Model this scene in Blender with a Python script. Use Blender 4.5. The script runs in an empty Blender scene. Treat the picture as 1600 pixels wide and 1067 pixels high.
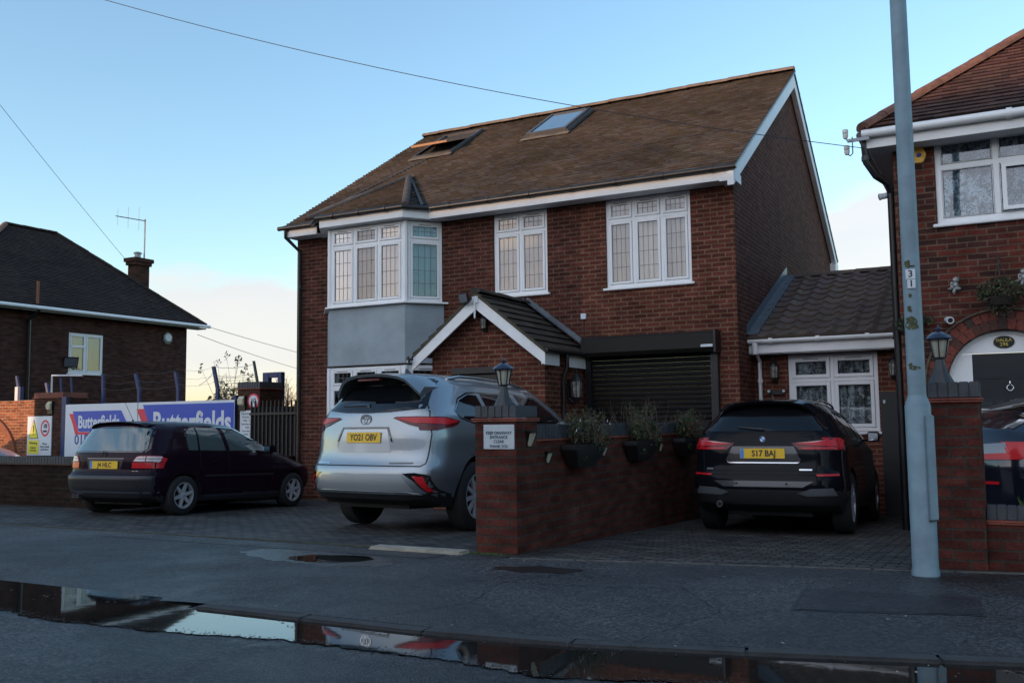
import bpy, bmesh, math, random
from mathutils import Vector, Matrix
from mathutils.bvhtree import BVHTree
from math import sin, cos, pi, radians, sqrt
rnd = random.Random(7)
S = bpy.context.scene
COL = S.collection

# ------------------------------------------------------------------ camera
CAM_H = 1.2
cd = bpy.data.cameras.new('camera'); cam = bpy.data.objects.new('camera', cd); COL.objects.link(cam)
yaw, pitch, roll = radians(27.88), radians(4.996), radians(-.668)
fwd = Vector((-sin(yaw)*cos(pitch), cos(yaw)*cos(pitch), sin(pitch)))
rt = Vector((cos(yaw), sin(yaw), 0)); up = rt.cross(fwd)
r2 = cos(roll)*rt + sin(roll)*up; u2 = -sin(roll)*rt + cos(roll)*up
m = Matrix((r2, u2, -fwd)).transposed().to_4x4(); m.translation = (0, 0, CAM_H)
cam.matrix_world = m
cd.sensor_width = 36; cd.lens = 36*1471.2/1600; cd.clip_end = 3000; cd.clip_start = .05
S.camera = cam

# ------------------------------------------------------------------ light
SUN_EL, SUN_AZ = radians(4.0), radians(-150)      # azimuth clockwise from +Y
sd = Vector((sin(SUN_AZ)*cos(SUN_EL), cos(SUN_AZ)*cos(SUN_EL), sin(SUN_EL)))
sl = bpy.data.lights.new('sun', 'SUN'); sl.energy = 1.2; sl.angle = radians(.5); sl.color = (1, .62, .36)
so = bpy.data.objects.new('sun', sl); COL.objects.link(so); so.rotation_euler = sd.to_track_quat('Z', 'Y').to_euler()
W = bpy.data.worlds.new('World'); S.world = W; W.use_nodes = True
nt = W.node_tree; nt.nodes.clear()
def nn(nt, t, **kw):
    n = nt.nodes.new(t)
    for k, v in kw.items():
        if k in n.inputs: n.inputs[k].default_value = v
        else: setattr(n, k, v)
    return n
def mathn(nt, op, a, b=None, c=None, clamp=False):
    n = nt.nodes.new('ShaderNodeMath'); n.operation = op; n.use_clamp = clamp
    for i, x in enumerate((a, b, c)):
        if x is None: continue
        if isinstance(x, (int, float)): n.inputs[i].default_value = x
        else: nt.links.new(x, n.inputs[i])
    return n.outputs[0]
def mixc(nt, f, a, b, mode='MIX'):
    n = nt.nodes.new('ShaderNodeMix'); n.data_type = 'RGBA'; n.blend_type = mode
    for i, x in ((0, f), (6, a), (7, b)):
        if isinstance(x, (int, float)): n.inputs[i].default_value = x
        elif isinstance(x, (tuple, list)): n.inputs[i].default_value = tuple(x)[:3] + (1,)
        else: nt.links.new(x, n.inputs[i])
    return n.outputs[2]
sky = nn(nt, 'ShaderNodeTexSky', sky_type='NISHITA', sun_disc=False, sun_elevation=SUN_EL, sun_rotation=SUN_AZ, altitude=100, air_density=1.0, dust_density=.5, ozone_density=2.6)
tc = nn(nt, 'ShaderNodeTexCoord')
sep = nn(nt, 'ShaderNodeSeparateXYZ'); nt.links.new(tc.outputs['Generated'], sep.inputs[0])
mp = nn(nt, 'ShaderNodeMapping'); mp.inputs['Scale'].default_value = (1, 1, 3.4); mp.inputs['Location'].default_value = (.3, 0, 0); nt.links.new(tc.outputs['Generated'], mp.inputs[0])
no = nn(nt, 'ShaderNodeTexNoise', Scale=3.2, Detail=7.0, Roughness=.55); nt.links.new(mp.outputs[0], no.inputs['Vector'])
# cloud banks: low over the horizon, each by its direction
def bank(az, el, k, w):
    d = nn(nt, 'ShaderNodeVectorMath', operation='DOT_PRODUCT'); nt.links.new(tc.outputs['Generated'], d.inputs[0])
    d.inputs[1].default_value = (sin(radians(az))*cos(radians(el)), cos(radians(az))*cos(radians(el)), sin(radians(el)))
    return mathn(nt, 'MULTIPLY', mathn(nt, 'SMOOTH_MAX', mathn(nt, 'MULTIPLY_ADD', d.outputs['Value'], k, 1-k), 0, .05), w)
banks = mathn(nt, 'ADD', mathn(nt, 'ADD', bank(-47, 0, 62, 1.75), bank(-38, 1, 62, 1.5)), bank(-5.5, 6, 75, 1.3))
banks = mathn(nt, 'ADD', banks, bank(-175, 16, 1.6, .95))  # unseen bank behind the camera, spread wide to brighten the house front
banks = mathn(nt, 'ADD', banks, bank(170, 3, 8.0, .5))
cf = mathn(nt, 'ADD', banks, mathn(nt, 'MULTIPLY', mathn(nt, 'SUBTRACT', no.outputs[0], .5), 1.9))
cf = mathn(nt, 'SMOOTHSTEP' if False else 'MULTIPLY', mathn(nt, 'SUBTRACT', cf, .33), 3.2, clamp=True)
cf = mathn(nt, 'MULTIPLY', cf, mathn(nt, 'MULTIPLY_ADD', sep.outputs[2], 12, .2, clamp=True))
n2 = nn(nt, 'ShaderNodeTexNoise', Scale=6.0, Detail=5.0); nt.links.new(mp.outputs[0], n2.inputs['Vector'])
ccol = mixc(nt, n2.outputs[0], (1.45, 1.46, 1.56), (1.85, 1.72, 1.62))
SKYMUL = nn(nt, 'ShaderNodeMix', data_type='RGBA', blend_type='MULTIPLY')
SKYMUL.inputs[0].default_value = 1; nt.links.new(sky.outputs[0], SKYMUL.inputs[6]); SKYMUL.inputs[7].default_value = (1.54, 1.31, 1.18, 1)
back = mathn(nt, 'MULTIPLY', sep.outputs[1], -1.0, clamp=True)
rear_boost = nn(nt, 'ShaderNodeVectorMath', operation='SCALE'); nt.links.new(mixc(nt, back, ccol, mixc(nt, 1.0, ccol, (.90, 1.0, 1.18), 'MULTIPLY')), rear_boost.inputs[0]); nt.links.new(mathn(nt, 'MULTIPLY_ADD', back, 1.0, 1.0), rear_boost.inputs['Scale'])  # unseen clouds behind the camera boosted to throw light on the facade
mx = mixc(nt, mathn(nt, 'MULTIPLY', cf, .85), SKYMUL.outputs[2], rear_boost.outputs[0])
bg = nn(nt, 'ShaderNodeBackground', Strength=.15); nt.links.new(mx, bg.inputs[0])
wo = nn(nt, 'ShaderNodeOutputWorld'); nt.links.new(bg.outputs[0], wo.inputs[0])
S.render.engine = 'CYCLES'
S.view_settings.view_transform = 'Standard'; S.view_settings.look = 'None'; S.view_settings.exposure = 1.88; S.view_settings.gamma = 1
S.cycles.max_bounces = 8

# ------------------------------------------------------------------ materials
MATS = {}
def newmat(name):
    mt = bpy.data.materials.new(name); mt.use_nodes = True
    b = mt.node_tree.nodes['Principled BSDF']; return mt, mt.node_tree, b
def M(name, col=None, rough=.6, metal=0, var=None, bump=None, coat=0, spec=.5, emit=None, trans=0, aniso=None):
    if name in MATS: return MATS[name]
    mt, nt, b = newmat(name); MATS[name] = mt
    b.inputs['Base Color'].default_value = tuple(col) + (1,)
    b.inputs['Roughness'].default_value = rough; b.inputs['Metallic'].default_value = metal
    b.inputs['Specular IOR Level'].default_value = spec; b.inputs['Coat Weight'].default_value = coat; b.inputs['Coat Roughness'].default_value = .04
    co = nn(nt, 'ShaderNodeTexCoord')
    if var:
        n = nn(nt, 'ShaderNodeTexNoise', Scale=var[0], Detail=5.0, Roughness=.6); nt.links.new(co.outputs['Object'], n.inputs['Vector'])
        c2 = tuple(max(0, c*(1-var[1])) for c in col) if len(var) < 3 else var[2]
        f = mathn(nt, 'MULTIPLY', mathn(nt, 'SUBTRACT', n.outputs[0], .35), 3.0, clamp=True)
        nt.links.new(mixc(nt, f, c2, col), b.inputs['Base Color'])
        nt.links.new(mathn(nt, 'MULTIPLY_ADD', n.outputs[0], .18, max(0, rough-.09)), b.inputs['Roughness'])
    if bump:
        n = nn(nt, 'ShaderNodeTexNoise', Scale=bump[0], Detail=4.0); nt.links.new(co.outputs['Object'], n.inputs['Vector'])
        bp = nn(nt, 'ShaderNodeBump', Strength=bump[1], Distance=.01); nt.links.new(n.outputs[0], bp.inputs['Height']); nt.links.new(bp.outputs[0], b.inputs['Normal'])
    if emit:
        b.inputs['Emission Color'].default_value = tuple(emit[0]) + (1,); b.inputs['Emission Strength'].default_value = emit[1]
    return mt
def brick(name, c1, c2, mortar, w=.225, h=.075, ms=.010, dark=.5, bias=0, rough=.85, off=0.0, floor=False, stain=.6, bstr=.5, third=None):
    mt, nt, b = newmat(name); MATS[name] = mt
    co = nn(nt, 'ShaderNodeTexCoord'); sp = nn(nt, 'ShaderNodeSeparateXYZ'); nt.links.new(co.outputs['Object'], sp.inputs[0])
    cb = nn(nt, 'ShaderNodeCombineXYZ')
    if floor:
        nt.links.new(sp.outputs[0], cb.inputs[0]); nt.links.new(sp.outputs[1], cb.inputs[1])
    else:
        ge = nn(nt, 'ShaderNodeNewGeometry'); sn = nn(nt, 'ShaderNodeSeparateXYZ'); nt.links.new(ge.outputs['True Normal'], sn.inputs[0])
        isx = mathn(nt, 'GREATER_THAN', mathn(nt, 'ABSOLUTE', sn.outputs[0]), .6)
        mx = nn(nt, 'ShaderNodeMix', data_type='FLOAT'); nt.links.new(isx, mx.inputs[0]); nt.links.new(sp.outputs[0], mx.inputs[2]); nt.links.new(sp.outputs[1], mx.inputs[3])
        nt.links.new(mathn(nt, 'ADD', mx.outputs[0], off), cb.inputs[0]); nt.links.new(sp.outputs[2], cb.inputs[1])
    # slight wobble so courses are not ruler-straight
    wn = nn(nt, 'ShaderNodeTexNoise', Scale=2.2, Detail=2.0); nt.links.new(cb.outputs[0], wn.inputs['Vector'])
    vs = nn(nt, 'ShaderNodeVectorMath', operation='MULTIPLY_ADD'); nt.links.new(wn.outputs['Color'], vs.inputs[0]); vs.inputs[1].default_value = (.012, .012, 0); nt.links.new(cb.outputs[0], vs.inputs[2])
    br = nn(nt, 'ShaderNodeTexBrick', **{'Scale': 1.0, 'Mortar Size': ms, 'Mortar Smooth': .25, 'Bias': bias, 'Brick Width': w, 'Row Height': h})
    br.offset = .5; br.squash = 1
    nt.links.new(vs.outputs[0], br.inputs['Vector'])
    br.inputs['Color1'].default_value = tuple(c1)+(1,); br.inputs['Color2'].default_value = tuple(c2)+(1,); br.inputs['Mortar'].default_value = tuple(mortar)+(1,)
    n = nn(nt, 'ShaderNodeTexNoise', Scale=1.3, Detail=6.0, Roughness=.65); nt.links.new(co.outputs['Object'], n.inputs['Vector'])
    f = mathn(nt, 'MULTIPLY', mathn(nt, 'SUBTRACT', n.outputs[0], .42), 3.5, clamp=True)
    c = mixc(nt, mathn(nt, 'MULTIPLY', f, stain), br.outputs[0], mixc(nt, 1.0, br.outputs[0], (dark, dark, dark), 'MULTIPLY'))
    n3 = nn(nt, 'ShaderNodeTexNoise', Scale=40.0, Detail=4.0); nt.links.new(co.outputs['Object'], n3.inputs['Vector'])
    c = mixc(nt, .5, c, mixc(nt, 1.0, c, n3.outputs[0], 'OVERLAY'))
    # each brick burnt a little differently
    cell = nn(nt, 'ShaderNodeVectorMath', operation='MULTIPLY'); nt.links.new(vs.outputs[0], cell.inputs[0]); cell.inputs[1].default_value = (1/w, 1/h, 0)
    wnz = nn(nt, 'ShaderNodeTexNoise', Scale=.9, Detail=0.0); nt.links.new(cell.outputs[0], wnz.inputs['Vector'])
    c = mixc(nt, 1.0, c, mathn(nt, 'MULTIPLY_ADD', wnz.outputs[0], 1.0, .48), 'MULTIPLY')
    # pale salts and damp
    eff = nn(nt, 'ShaderNodeTexNoise', Scale=.7, Detail=8.0, Roughness=.7); nt.links.new(co.outputs['Object'], eff.inputs['Vector'])
    c = mixc(nt, mathn(nt, 'MULTIPLY', mathn(nt, 'SUBTRACT', eff.outputs[0], .60), 1.6, clamp=True), c, (.16, .13, .11))
    nt.links.new(c, b.inputs['Base Color']); b.inputs['Roughness'].default_value = rough; b.inputs['Specular IOR Level'].default_value = .08
    hgt = mathn(nt, 'ADD', mathn(nt, 'MULTIPLY', br.outputs['Fac'], -1.0), mathn(nt, 'MULTIPLY', n3.outputs[0], .35))
    bp = nn(nt, 'ShaderNodeBump', Strength=bstr, Distance=.008); nt.links.new(hgt, bp.inputs['Height']); nt.links.new(bp.outputs[0], b.inputs['Normal'])
    return mt
def tilemat(name, base, dirty, rough=.8, warm=None):
    mt, nt, b = newmat(name); MATS[name] = mt
    co = nn(nt, 'ShaderNodeTexCoord'); at = nn(nt, 'ShaderNodeAttribute'); at.attribute_name = 'tint'
    n = nn(nt, 'ShaderNodeTexNoise', Scale=.55, Detail=6.0, Roughness=.6); nt.links.new(co.outputs['Object'], n.inputs['Vector'])
    f = mathn(nt, 'MULTIPLY', mathn(nt, 'SUBTRACT', n.outputs[0], .4), 4.0, clamp=True)
    c = mixc(nt, f, base, dirty)
    n3 = nn(nt, 'ShaderNodeTexNoise', Scale=14.0, Detail=5.0); nt.links.new(co.outputs['Object'], n3.inputs['Vector'])
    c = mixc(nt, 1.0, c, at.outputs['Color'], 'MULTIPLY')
    c = mixc(nt, .25, c, mixc(nt, 1.0, c, n3.outputs[0], 'OVERLAY'))
    nt.links.new(c, b.inputs['Base Color']); b.inputs['Roughness'].default_value = rough; b.inputs['Specular IOR Level'].default_value = .25
    bp = nn(nt, 'ShaderNodeBump', Strength=.4, Distance=.01); nt.links.new(n3.outputs[0], bp.inputs['Height']); nt.links.new(bp.outputs[0], b.inputs['Normal'])
    return mt
def asphalt(name, col, wet=.35, r0=.42):
    mt, nt, b = newmat(name); MATS[name] = mt
    co = nn(nt, 'ShaderNodeTexCoord')
    v = nn(nt, 'ShaderNodeTexVoronoi', Scale=62.0); nt.links.new(co.outputs['Object'], v.inputs['Vector'])
    n = nn(nt, 'ShaderNodeTexNoise', Scale=1.1, Detail=7.0, Roughness=.62); nt.links.new(co.outputs['Object'], n.inputs['Vector'])
    n4 = nn(nt, 'ShaderNodeTexNoise', Scale=60.0, Detail=3.0); nt.links.new(co.outputs['Object'], n4.inputs['Vector'])
    f = mathn(nt, 'MULTIPLY', mathn(nt, 'SUBTRACT', n.outputs[0], .38), 3.2, clamp=True)
    c = mixc(nt, f, tuple(x*.5 for x in col), col)
    n5 = nn(nt, 'ShaderNodeTexNoise', Scale=.45, Detail=5.0, Distortion=.6); nt.links.new(co.outputs['Object'], n5.inputs['Vector'])
    c = mixc(nt, mathn(nt, 'MULTIPLY', mathn(nt, 'SUBTRACT', n5.outputs[0], .48), 6.0, clamp=True), c, tuple(x*1.45 for x in col))
    vsep = nn(nt, 'ShaderNodeSeparateColor'); nt.links.new(v.outputs['Color'], vsep.inputs[0])
    c = mixc(nt, 1.0, c, mathn(nt, 'MULTIPLY_ADD', mathn(nt, 'POWER', vsep.outputs[0], 2.0), 2.1, .35), 'MULTIPLY')
    # pale grit
    g = mathn(nt, 'GREATER_THAN', n4.outputs[0], .68)
    c = mixc(nt, mathn(nt, 'MULTIPLY', g, .5), c, tuple(min(1, x*3.2) for x in col))
    nt.links.new(c, b.inputs['Base Color'])
    nt.links.new(mathn(nt, 'MULTIPLY_ADD', f, wet, r0), b.inputs['Roughness']); b.inputs['Specular IOR Level'].default_value = .45
    h = mathn(nt, 'ADD', v.outputs['Distance'], mathn(nt, 'MULTIPLY', n4.outputs[0], 1.2))
    bp = nn(nt, 'ShaderNodeBump', Strength=.75, Distance=.006); nt.links.new(h, bp.inputs['Height']); nt.links.new(bp.outputs[0], b.inputs['Normal'])
    return mt
def glassmat(name, refl=.35, tint=(.75, .8, .82), rough=.02):
    mt, nt, b = newmat(name); MATS[name] = mt
    out = nt.nodes['Material Output']; nt.nodes.remove(b)
    tr = nn(nt, 'ShaderNodeBsdfTransparent'); tr.inputs[0].default_value = tuple(tint)+(1,)
    gl = nn(nt, 'ShaderNodeBsdfGlossy'); gl.inputs['Roughness'].default_value = rough; gl.inputs[0].default_value = (.95, .97, 1, 1)
    lw = nn(nt, 'ShaderNodeFresnel', IOR=1.5)
    f = mathn(nt, 'ADD', lw.outputs[0], refl, clamp=True)
    co = nn(nt, 'ShaderNodeTexCoord')
    n = nn(nt, 'ShaderNodeTexNoise', Scale=1.6, Detail=1.0); nt.links.new(co.outputs['Object'], n.inputs['Vector'])
    bp = nn(nt, 'ShaderNodeBump', Strength=.12, Distance=.02); nt.links.new(n.outputs[0], bp.inputs['Height']); nt.links.new(bp.outputs[0], gl.inputs['Normal'])
    mx = nn(nt, 'ShaderNodeMixShader'); nt.links.new(f, mx.inputs[0]); nt.links.new(tr.outputs[0], mx.inputs[1]); nt.links.new(gl.outputs[0], mx.inputs[2]); nt.links.new(mx.outputs[0], out.inputs[0])
    return mt
def lacemat(name, col, hole=.45, scale=38):
    mt, nt, b = newmat(name); MATS[name] = mt
    co = nn(nt, 'ShaderNodeTexCoord')
    n = nn(nt, 'ShaderNodeTexNoise', Scale=scale, Detail=3.0, Distortion=1.5); nt.links.new(co.outputs['Object'], n.inputs['Vector'])
    n2 = nn(nt, 'ShaderNodeTexNoise', Scale=scale*.2, Detail=2.0, Distortion=1.0); nt.links.new(co.outputs['Object'], n2.inputs['Vector'])
    f = mathn(nt, 'MULTIPLY', mathn(nt, 'SUBTRACT', mathn(nt, 'ADD', n.outputs[0], mathn(nt, 'MULTIPLY', n2.outputs[0], .8)), hole+.38), 8.0, clamp=True)
    nt.links.new(mixc(nt, f, tuple(c*.12 for c in col), col), b.inputs['Base Color']); b.inputs['Roughness'].default_value = .9
    return mt

MAIN_BR = brick('main_brick', (.060, .022, .018), (.115, .035, .026), (.125, .085, .06), bias=-.1)
NEW_BR = brick('newer_brick', (.085, .027, .022), (.138, .043, .033), (.18, .115, .07), bias=0, off=.1)
END_BR = brick('end_brick', (.085, .026, .019), (.125, .038, .026), (.15, .10, .075), bias=0, ms=.010, bstr=.12)
RIGHT_BR = brick('right_brick', (.045, .024, .022), (.130, .033, .025), (.12, .08, .055), h=.075, bias=0, off=.05)
WALL_BR = brick('wall_brick', (.068, .022, .018), (.110, .034, .026), (.055, .045, .037), h=.0815, w=.232, bias=.1, stain=.6)
DARK_BR = brick('dark_brick', (.045, .021, .017), (.085, .034, .024), (.06, .048, .038), bias=0)
ORANGE_BR = brick('orange_brick', (.20, .065, .035), (.33, .11, .05), (.32, .22, .15), bias=0, stain=.5)
PAVE = brick('block_paving', (.060, .062, .062), (.115, .115, .112), (.018, .018, .018), w=.20, h=.10, ms=.011, floor=True, rough=.55, stain=.8, bstr=.7)
ASP_ROAD = asphalt('road_asphalt', (.027, .027, .029), .3)
ASP_PAVE = asphalt('pavement_asphalt', (.034, .033, .033), .3)
ASP_PATCH = asphalt('patch_asphalt', (.022, .018, .019), .3)
TILE_MAIN = tilemat('tile_main', (.100, .084, .075), (.052, .046, .043))
TILE_RIGHT = tilemat('tile_right', (.105, .045, .034), (.045, .032, .028))
TILE_LEFT = tilemat('tile_left', (.030, .019, .015), (.018, .012, .010))
TILE_ANNEX = tilemat('tile_annex', (.13, .098, .082), (.085, .066, .058))
TILE_PORCH = tilemat('tile_porch', (.055, .045, .038), (.035, .032, .028))
UPVC = M('upvc', (.80, .82, .84), .35, var=(3, .08))
FASC = M('fascia_white', (.79, .80, .81), .45, var=(2.5, .14))
RENDER = M('grey_render', (.33, .39, .43), .85, var=(1.6, .26), bump=(120, .3))
BLACKP = M('black_plastic', (.016, .017, .019), .35, var=(4, .3))
BLACKM = M('black_metal', (.018, .018, .02), .45, var=(5, .3))
LEADF = M('lead_flashing', (.14, .17, .20), .5, metal=.2, var=(5, .4), bump=(14, .4))
LEADS = M('lead_came', (.13, .13, .13), .6)
GLASS = glassmat('window_glass', .065)
GLASS_D = glassmat('skylight_glass', .55, (.2, .25, .3))
CURT = M('curtain_cloth', (.80, .70, .62), .95, var=(3, .15))
CURTG = M('curtain_grey', (.50, .43, .40), .95, var=(3, .2))
CURTW = M('blind_cloth', (.50, .72, .78), .95, var=(3, .08))
LACE = lacemat('lace_cloth', (.52, .56, .58))
LACED = lacemat('lace_dark', (.50, .60, .66), .46, 26)
CREASE = M('red_tile_creasing', (.30, .085, .055), .8, var=(6, .4))
BLUEBR = M('blue_engineering_brick', (.062, .072, .086), .55, var=(6, .45), bump=(60, .3))
MORT = M('mortar', (.06, .055, .05), .9, var=(8, .3))
BLUEP = M('blue_paint', (.010, .032, .13), .45, var=(4, .4))
GALV = M('galvanised_steel', (.30, .33, .36), .5, metal=.6, var=(9, .3))
WOOD = M('bare_wood', (.42, .20, .09), .7, var=(6, .3))
POSTP = M('grey_blue_paint', (.20, .30, .365), .5, var=(5, .28), bump=(30, .15))
MOSS = M('moss_stain', (.10, .11, .06), .95, var=(22, .5), bump=(80, .6))
SIGNW = M('sign_white', (.62, .68, .74), .45, var=(3, .08))
SIGNB = M('sign_blue', (.02, .07, .45), .4)
SIGNR = M('sign_red', (.60, .03, .07), .4)
SIGNY = M('sign_yellow', (.72, .66, .06), .4)
INK = M('ink_black', (.012, .012, .016), .5)
INKB = M('ink_blue', (.03, .06, .30), .5)
CREAM = M('lamp_cream', (.55, .52, .38), .3, var=(4, .15))
LAMPG = M('frosted_lamp_glass', (.46, .45, .36), .25, var=(6, .2))
LEAF = M('leaf_green', (.070, .115, .034), .6, var=(14, .5))
LEAFD = M('leaf_dark', (.028, .042, .019), .6, var=(14, .5))
LEAFB = M('leaf_dry', (.10, .065, .038), .7, var=(14, .5))
FLW = M('petal_white', (.72, .68, .78), .6)
FLP = M('petal_pink', (.62, .05, .22), .6)
FLO = M('petal_orange', (.75, .16, .03), .6)
TWIG = M('twig_bark', (.10, .075, .065), .9, var=(8, .4))
STONE = M('stone_grey', (.42, .44, .44), .85, var=(16, .55), bump=(40, .5))
CONC = M('kerb_concrete', (.048, .049, .051), .85, var=(6, .45), bump=(70, .5))
CONCP = M('pale_kerb_concrete', (.40, .37, .30), .85, var=(5, .4), bump=(50, .5))
GOLD = M('gold_letter', (.45, .36, .08), .4, metal=.3)
CHROME = M('chrome', (.62, .64, .66), .15, metal=1)
# ------------------------------------------------------------------ mesh helpers
class MB:
    def __init__(s): s.v = []; s.f = []; s.m = []; s.t = []
    def add(s, vs, fs, mi=0, tint=None):
        o = len(s.v); s.v += [tuple(p) for p in vs]
        for f in fs: s.f.append(tuple(i+o for i in f)); s.m.append(mi); s.t.append(tint)
        return s
    def box(s, x0, x1, y0, y1, z0, z1, mi=0):
        vs = [(x, y, z) for x in (x0, x1) for y in (y0, y1) for z in (z0, z1)]
        return s.add(vs, [(0, 1, 3, 2), (4, 6, 7, 5), (0, 4, 5, 1), (2, 3, 7, 6), (0, 2, 6, 4), (1, 5, 7, 3)], mi)
    def obox(s, O, A, B, C, a, b, c, mi=0):
        # oriented box: corner O, unit dirs A B C, lengths a b c
        O = Vector(O); A = Vector(A)*a; B = Vector(B)*b; C = Vector(C)*c
        vs = [O+A*i+B*j+C*k for i in (0, 1) for j in (0, 1) for k in (0, 1)]
        return s.add(vs, [(0, 1, 3, 2), (4, 6, 7, 5), (0, 4, 5, 1), (2, 3, 7, 6), (0, 2, 6, 4), (1, 5, 7, 3)], mi)
    def prism(s, pts, d, mi=0):
        # pts: planar polygon (3d), extruded by vector d
        n = len(pts); d = Vector(d); P = [Vector(p) for p in pts]
        s.add(P+[p+d for p in P], [tuple(range(n))[::-1], tuple(range(n, 2*n))]+[(i, (i+1) % n, (i+1) % n+n, i+n) for i in range(n)], mi)
        return s
    def tube(s, pts, r, n=8, mi=0, cap=True):
        P = [Vector(p) for p in pts]; rs = r if isinstance(r, (list, tuple)) else [r]*len(P)
        o = len(s.v); ref = None
        for i, p in enumerate(P):
            d = (P[min(i+1, len(P)-1)]-P[max(i-1, 0)]).normalized()
            if ref is None: ref = Vector((0, 0, 1)) if abs(d.z) < .9 else Vector((1, 0, 0))
            a = d.cross(ref).normalized(); b = a.cross(d).normalized(); ref = b
            for k in range(n):
                t = 2*pi*k/n; s.v.append(tuple(p+(a*cos(t)+b*sin(t))*rs[i]))
        for i in range(len(P)-1):
            for k in range(n):
                s.f.append((o+i*n+k, o+i*n+(k+1) % n, o+(i+1)*n+(k+1) % n, o+(i+1)*n+k)); s.m.append(mi); s.t.append(None)
        if cap:
            s.f.append(tuple(o+k for k in range(n))[::-1]); s.m.append(mi); s.t.append(None)
            s.f.append(tuple(o+(len(P)-1)*n+k for k in range(n))); s.m.append(mi); s.t.append(None)
        return s
    def lathe(s, C, prof, n=20, axis=(0, 0, 1), mi=0, cap=True):
        # prof list of (r,h) along axis
        A = Vector(axis).normalized(); ref = Vector((1, 0, 0)) if abs(A.x) < .9 else Vector((0, 1, 0))
        a = A.cross(ref).normalized(); b = A.cross(a).normalized(); C = Vector(C); o = len(s.v)
        for r, h in prof:
            for k in range(n):
                t = 2*pi*(k+.5)/n; s.v.append(tuple(C+A*h+(a*cos(t)+b*sin(t))*r))
        for i in range(len(prof)-1):
            for k in range(n):
                s.f.append((o+i*n+k, o+i*n+(k+1) % n, o+(i+1)*n+(k+1) % n, o+(i+1)*n+k)); s.m.append(mi); s.t.append(None)
        if not cap: return s
        s.f.append(tuple(o+k for k in range(n))[::-1]); s.m.append(mi); s.t.append(None)
        s.f.append(tuple(o+(len(prof)-1)*n+k for k in range(n))); s.m.append(mi); s.t.append(None)
        return s
    def build(s, name, mats, parent=None, smooth=None, bevel=0, tint=False):
        me = bpy.data.meshes.new(name); me.from_pydata(s.v, [], s.f)
        if not isinstance(mats, (list, tuple)): mats = [mats]
        for mt in mats: me.materials.append(mt)
        me.polygons.foreach_set('material_index', s.m)
        if tint:
            at = me.color_attributes.new('tint', 'FLOAT_COLOR', 'CORNER'); data = []
            for f, t in zip(s.f, s.t):
                c = t or (1, 1, 1); data += [c[0], c[1], c[2], 1.0]*len(f)
            at.data.foreach_set('color', data)
        bm = bmesh.new(); bm.from_mesh(me)
        if not tint: bmesh.ops.recalc_face_normals(bm, faces=bm.faces)
        if bevel: bmesh.ops.bevel(bm, geom=bm.edges[:], offset=bevel, segments=2, affect='EDGES', clamp_overlap=True)
        bm.to_mesh(me); bm.free()
        if smooth is not None:
            me.shade_smooth(); me.set_sharp_from_angle(angle=radians(smooth))
        o = bpy.data.objects.new(name, me); COL.objects.link(o)
        if parent: o.parent = parent
        return o
def tag(o, label, cat, group=None, kind=None):
    o['label'] = label
    if cat: o['category'] = cat
    if group: o['group'] = group
    if kind: o['kind'] = kind
    return o
def thing(name, label, cat, loc=(0, 0, 0), rz=0, group=None):
    o = bpy.data.objects.new(name, None); COL.objects.link(o); o.location = loc; o.rotation_euler = (0, 0, rz); o.empty_display_size = .2
    return tag(o, label, cat, group)
def struct(o, label=None):
    o['kind'] = 'structure'
    if label: o['label'] = label
    return o
def copy_tree(o, parent=None):
    c = o.copy(); COL.objects.link(c); c.parent = parent
    for ch in list(o.children): copy_tree(ch, c)
    return c
def text(body, size, mat, parent, M4, name='lettering', depth=.002, bold=0, sx=1, align='CENTER', mb=None):
    cu = bpy.data.curves.new('t', 'FONT'); cu.body = body; cu.size = size; cu.extrude = depth; cu.align_x = align; cu.align_y = 'CENTER'; cu.offset = bold; cu.resolution_u = 3
    ob = bpy.data.objects.new('t', cu); COL.objects.link(ob)
    dg = bpy.context.evaluated_depsgraph_get(); me = bpy.data.meshes.new_from_object(ob.evaluated_get(dg))
    bpy.data.objects.remove(ob); bpy.data.curves.remove(cu)
    if sx != 1: me.transform(Matrix.Diagonal((sx, 1, 1, 1)))
    me.transform(M4)
    if mb is not None:
        mb.add([v.co[:] for v in me.vertices], [tuple(p.vertices) for p in me.polygons], mat); return
    me.materials.clear(); me.materials.append(mat); me.name = name
    o = bpy.data.objects.new(name, me); COL.objects.link(o); o.parent = parent
    return o
def face_mat(P, U=(1, 0, 0), V=(0, 0, 1)):
    U = Vector(U).normalized(); V = Vector(V).normalized(); N = U.cross(V)
    m = Matrix((U, V, N)).transposed().to_4x4(); m.translation = P; return m
def wallgrid(mb, O, U, N, w, h, holes, depth=.1, mi=0, miv=None, top=None):
    """rectangular wall with openings; holes = (u0,u1,z0,z1); reveals go inwards"""
    O = Vector(O); U = Vector(U); N = Vector(N); Z = Vector((0, 0, 1))
    us = sorted({0, w, *[x for hh in holes for x in hh[:2]]}); zs = sorted({0, h, *[x for hh in holes for x in hh[2:]]})
    for i in range(len(us)-1):
        for j in range(len(zs)-1):
            uc, zc = (us[i]+us[i+1])/2, (zs[j]+zs[j+1])/2
            if any(a < uc < b and c < zc < d for a, b, c, d in holes): continue
            p = [O+U*us[i]+Z*zs[j], O+U*us[i+1]+Z*zs[j], O+U*us[i+1]+Z*zs[j+1], O+U*us[i]+Z*zs[j+1]]
            mb.add(p, [(0, 1, 2, 3)], mi)
    for a, b, c, d in holes:
        q = [O+U*a+Z*c, O+U*b+Z*c, O+U*b+Z*d, O+U*a+Z*d]; r = [x-N*depth for x in q]
        mb.add(q+r, [(0, 4, 5, 1), (1, 5, 6, 2), (2, 6, 7, 3), (3, 7, 4, 0)], mi if miv is None else miv)
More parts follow.
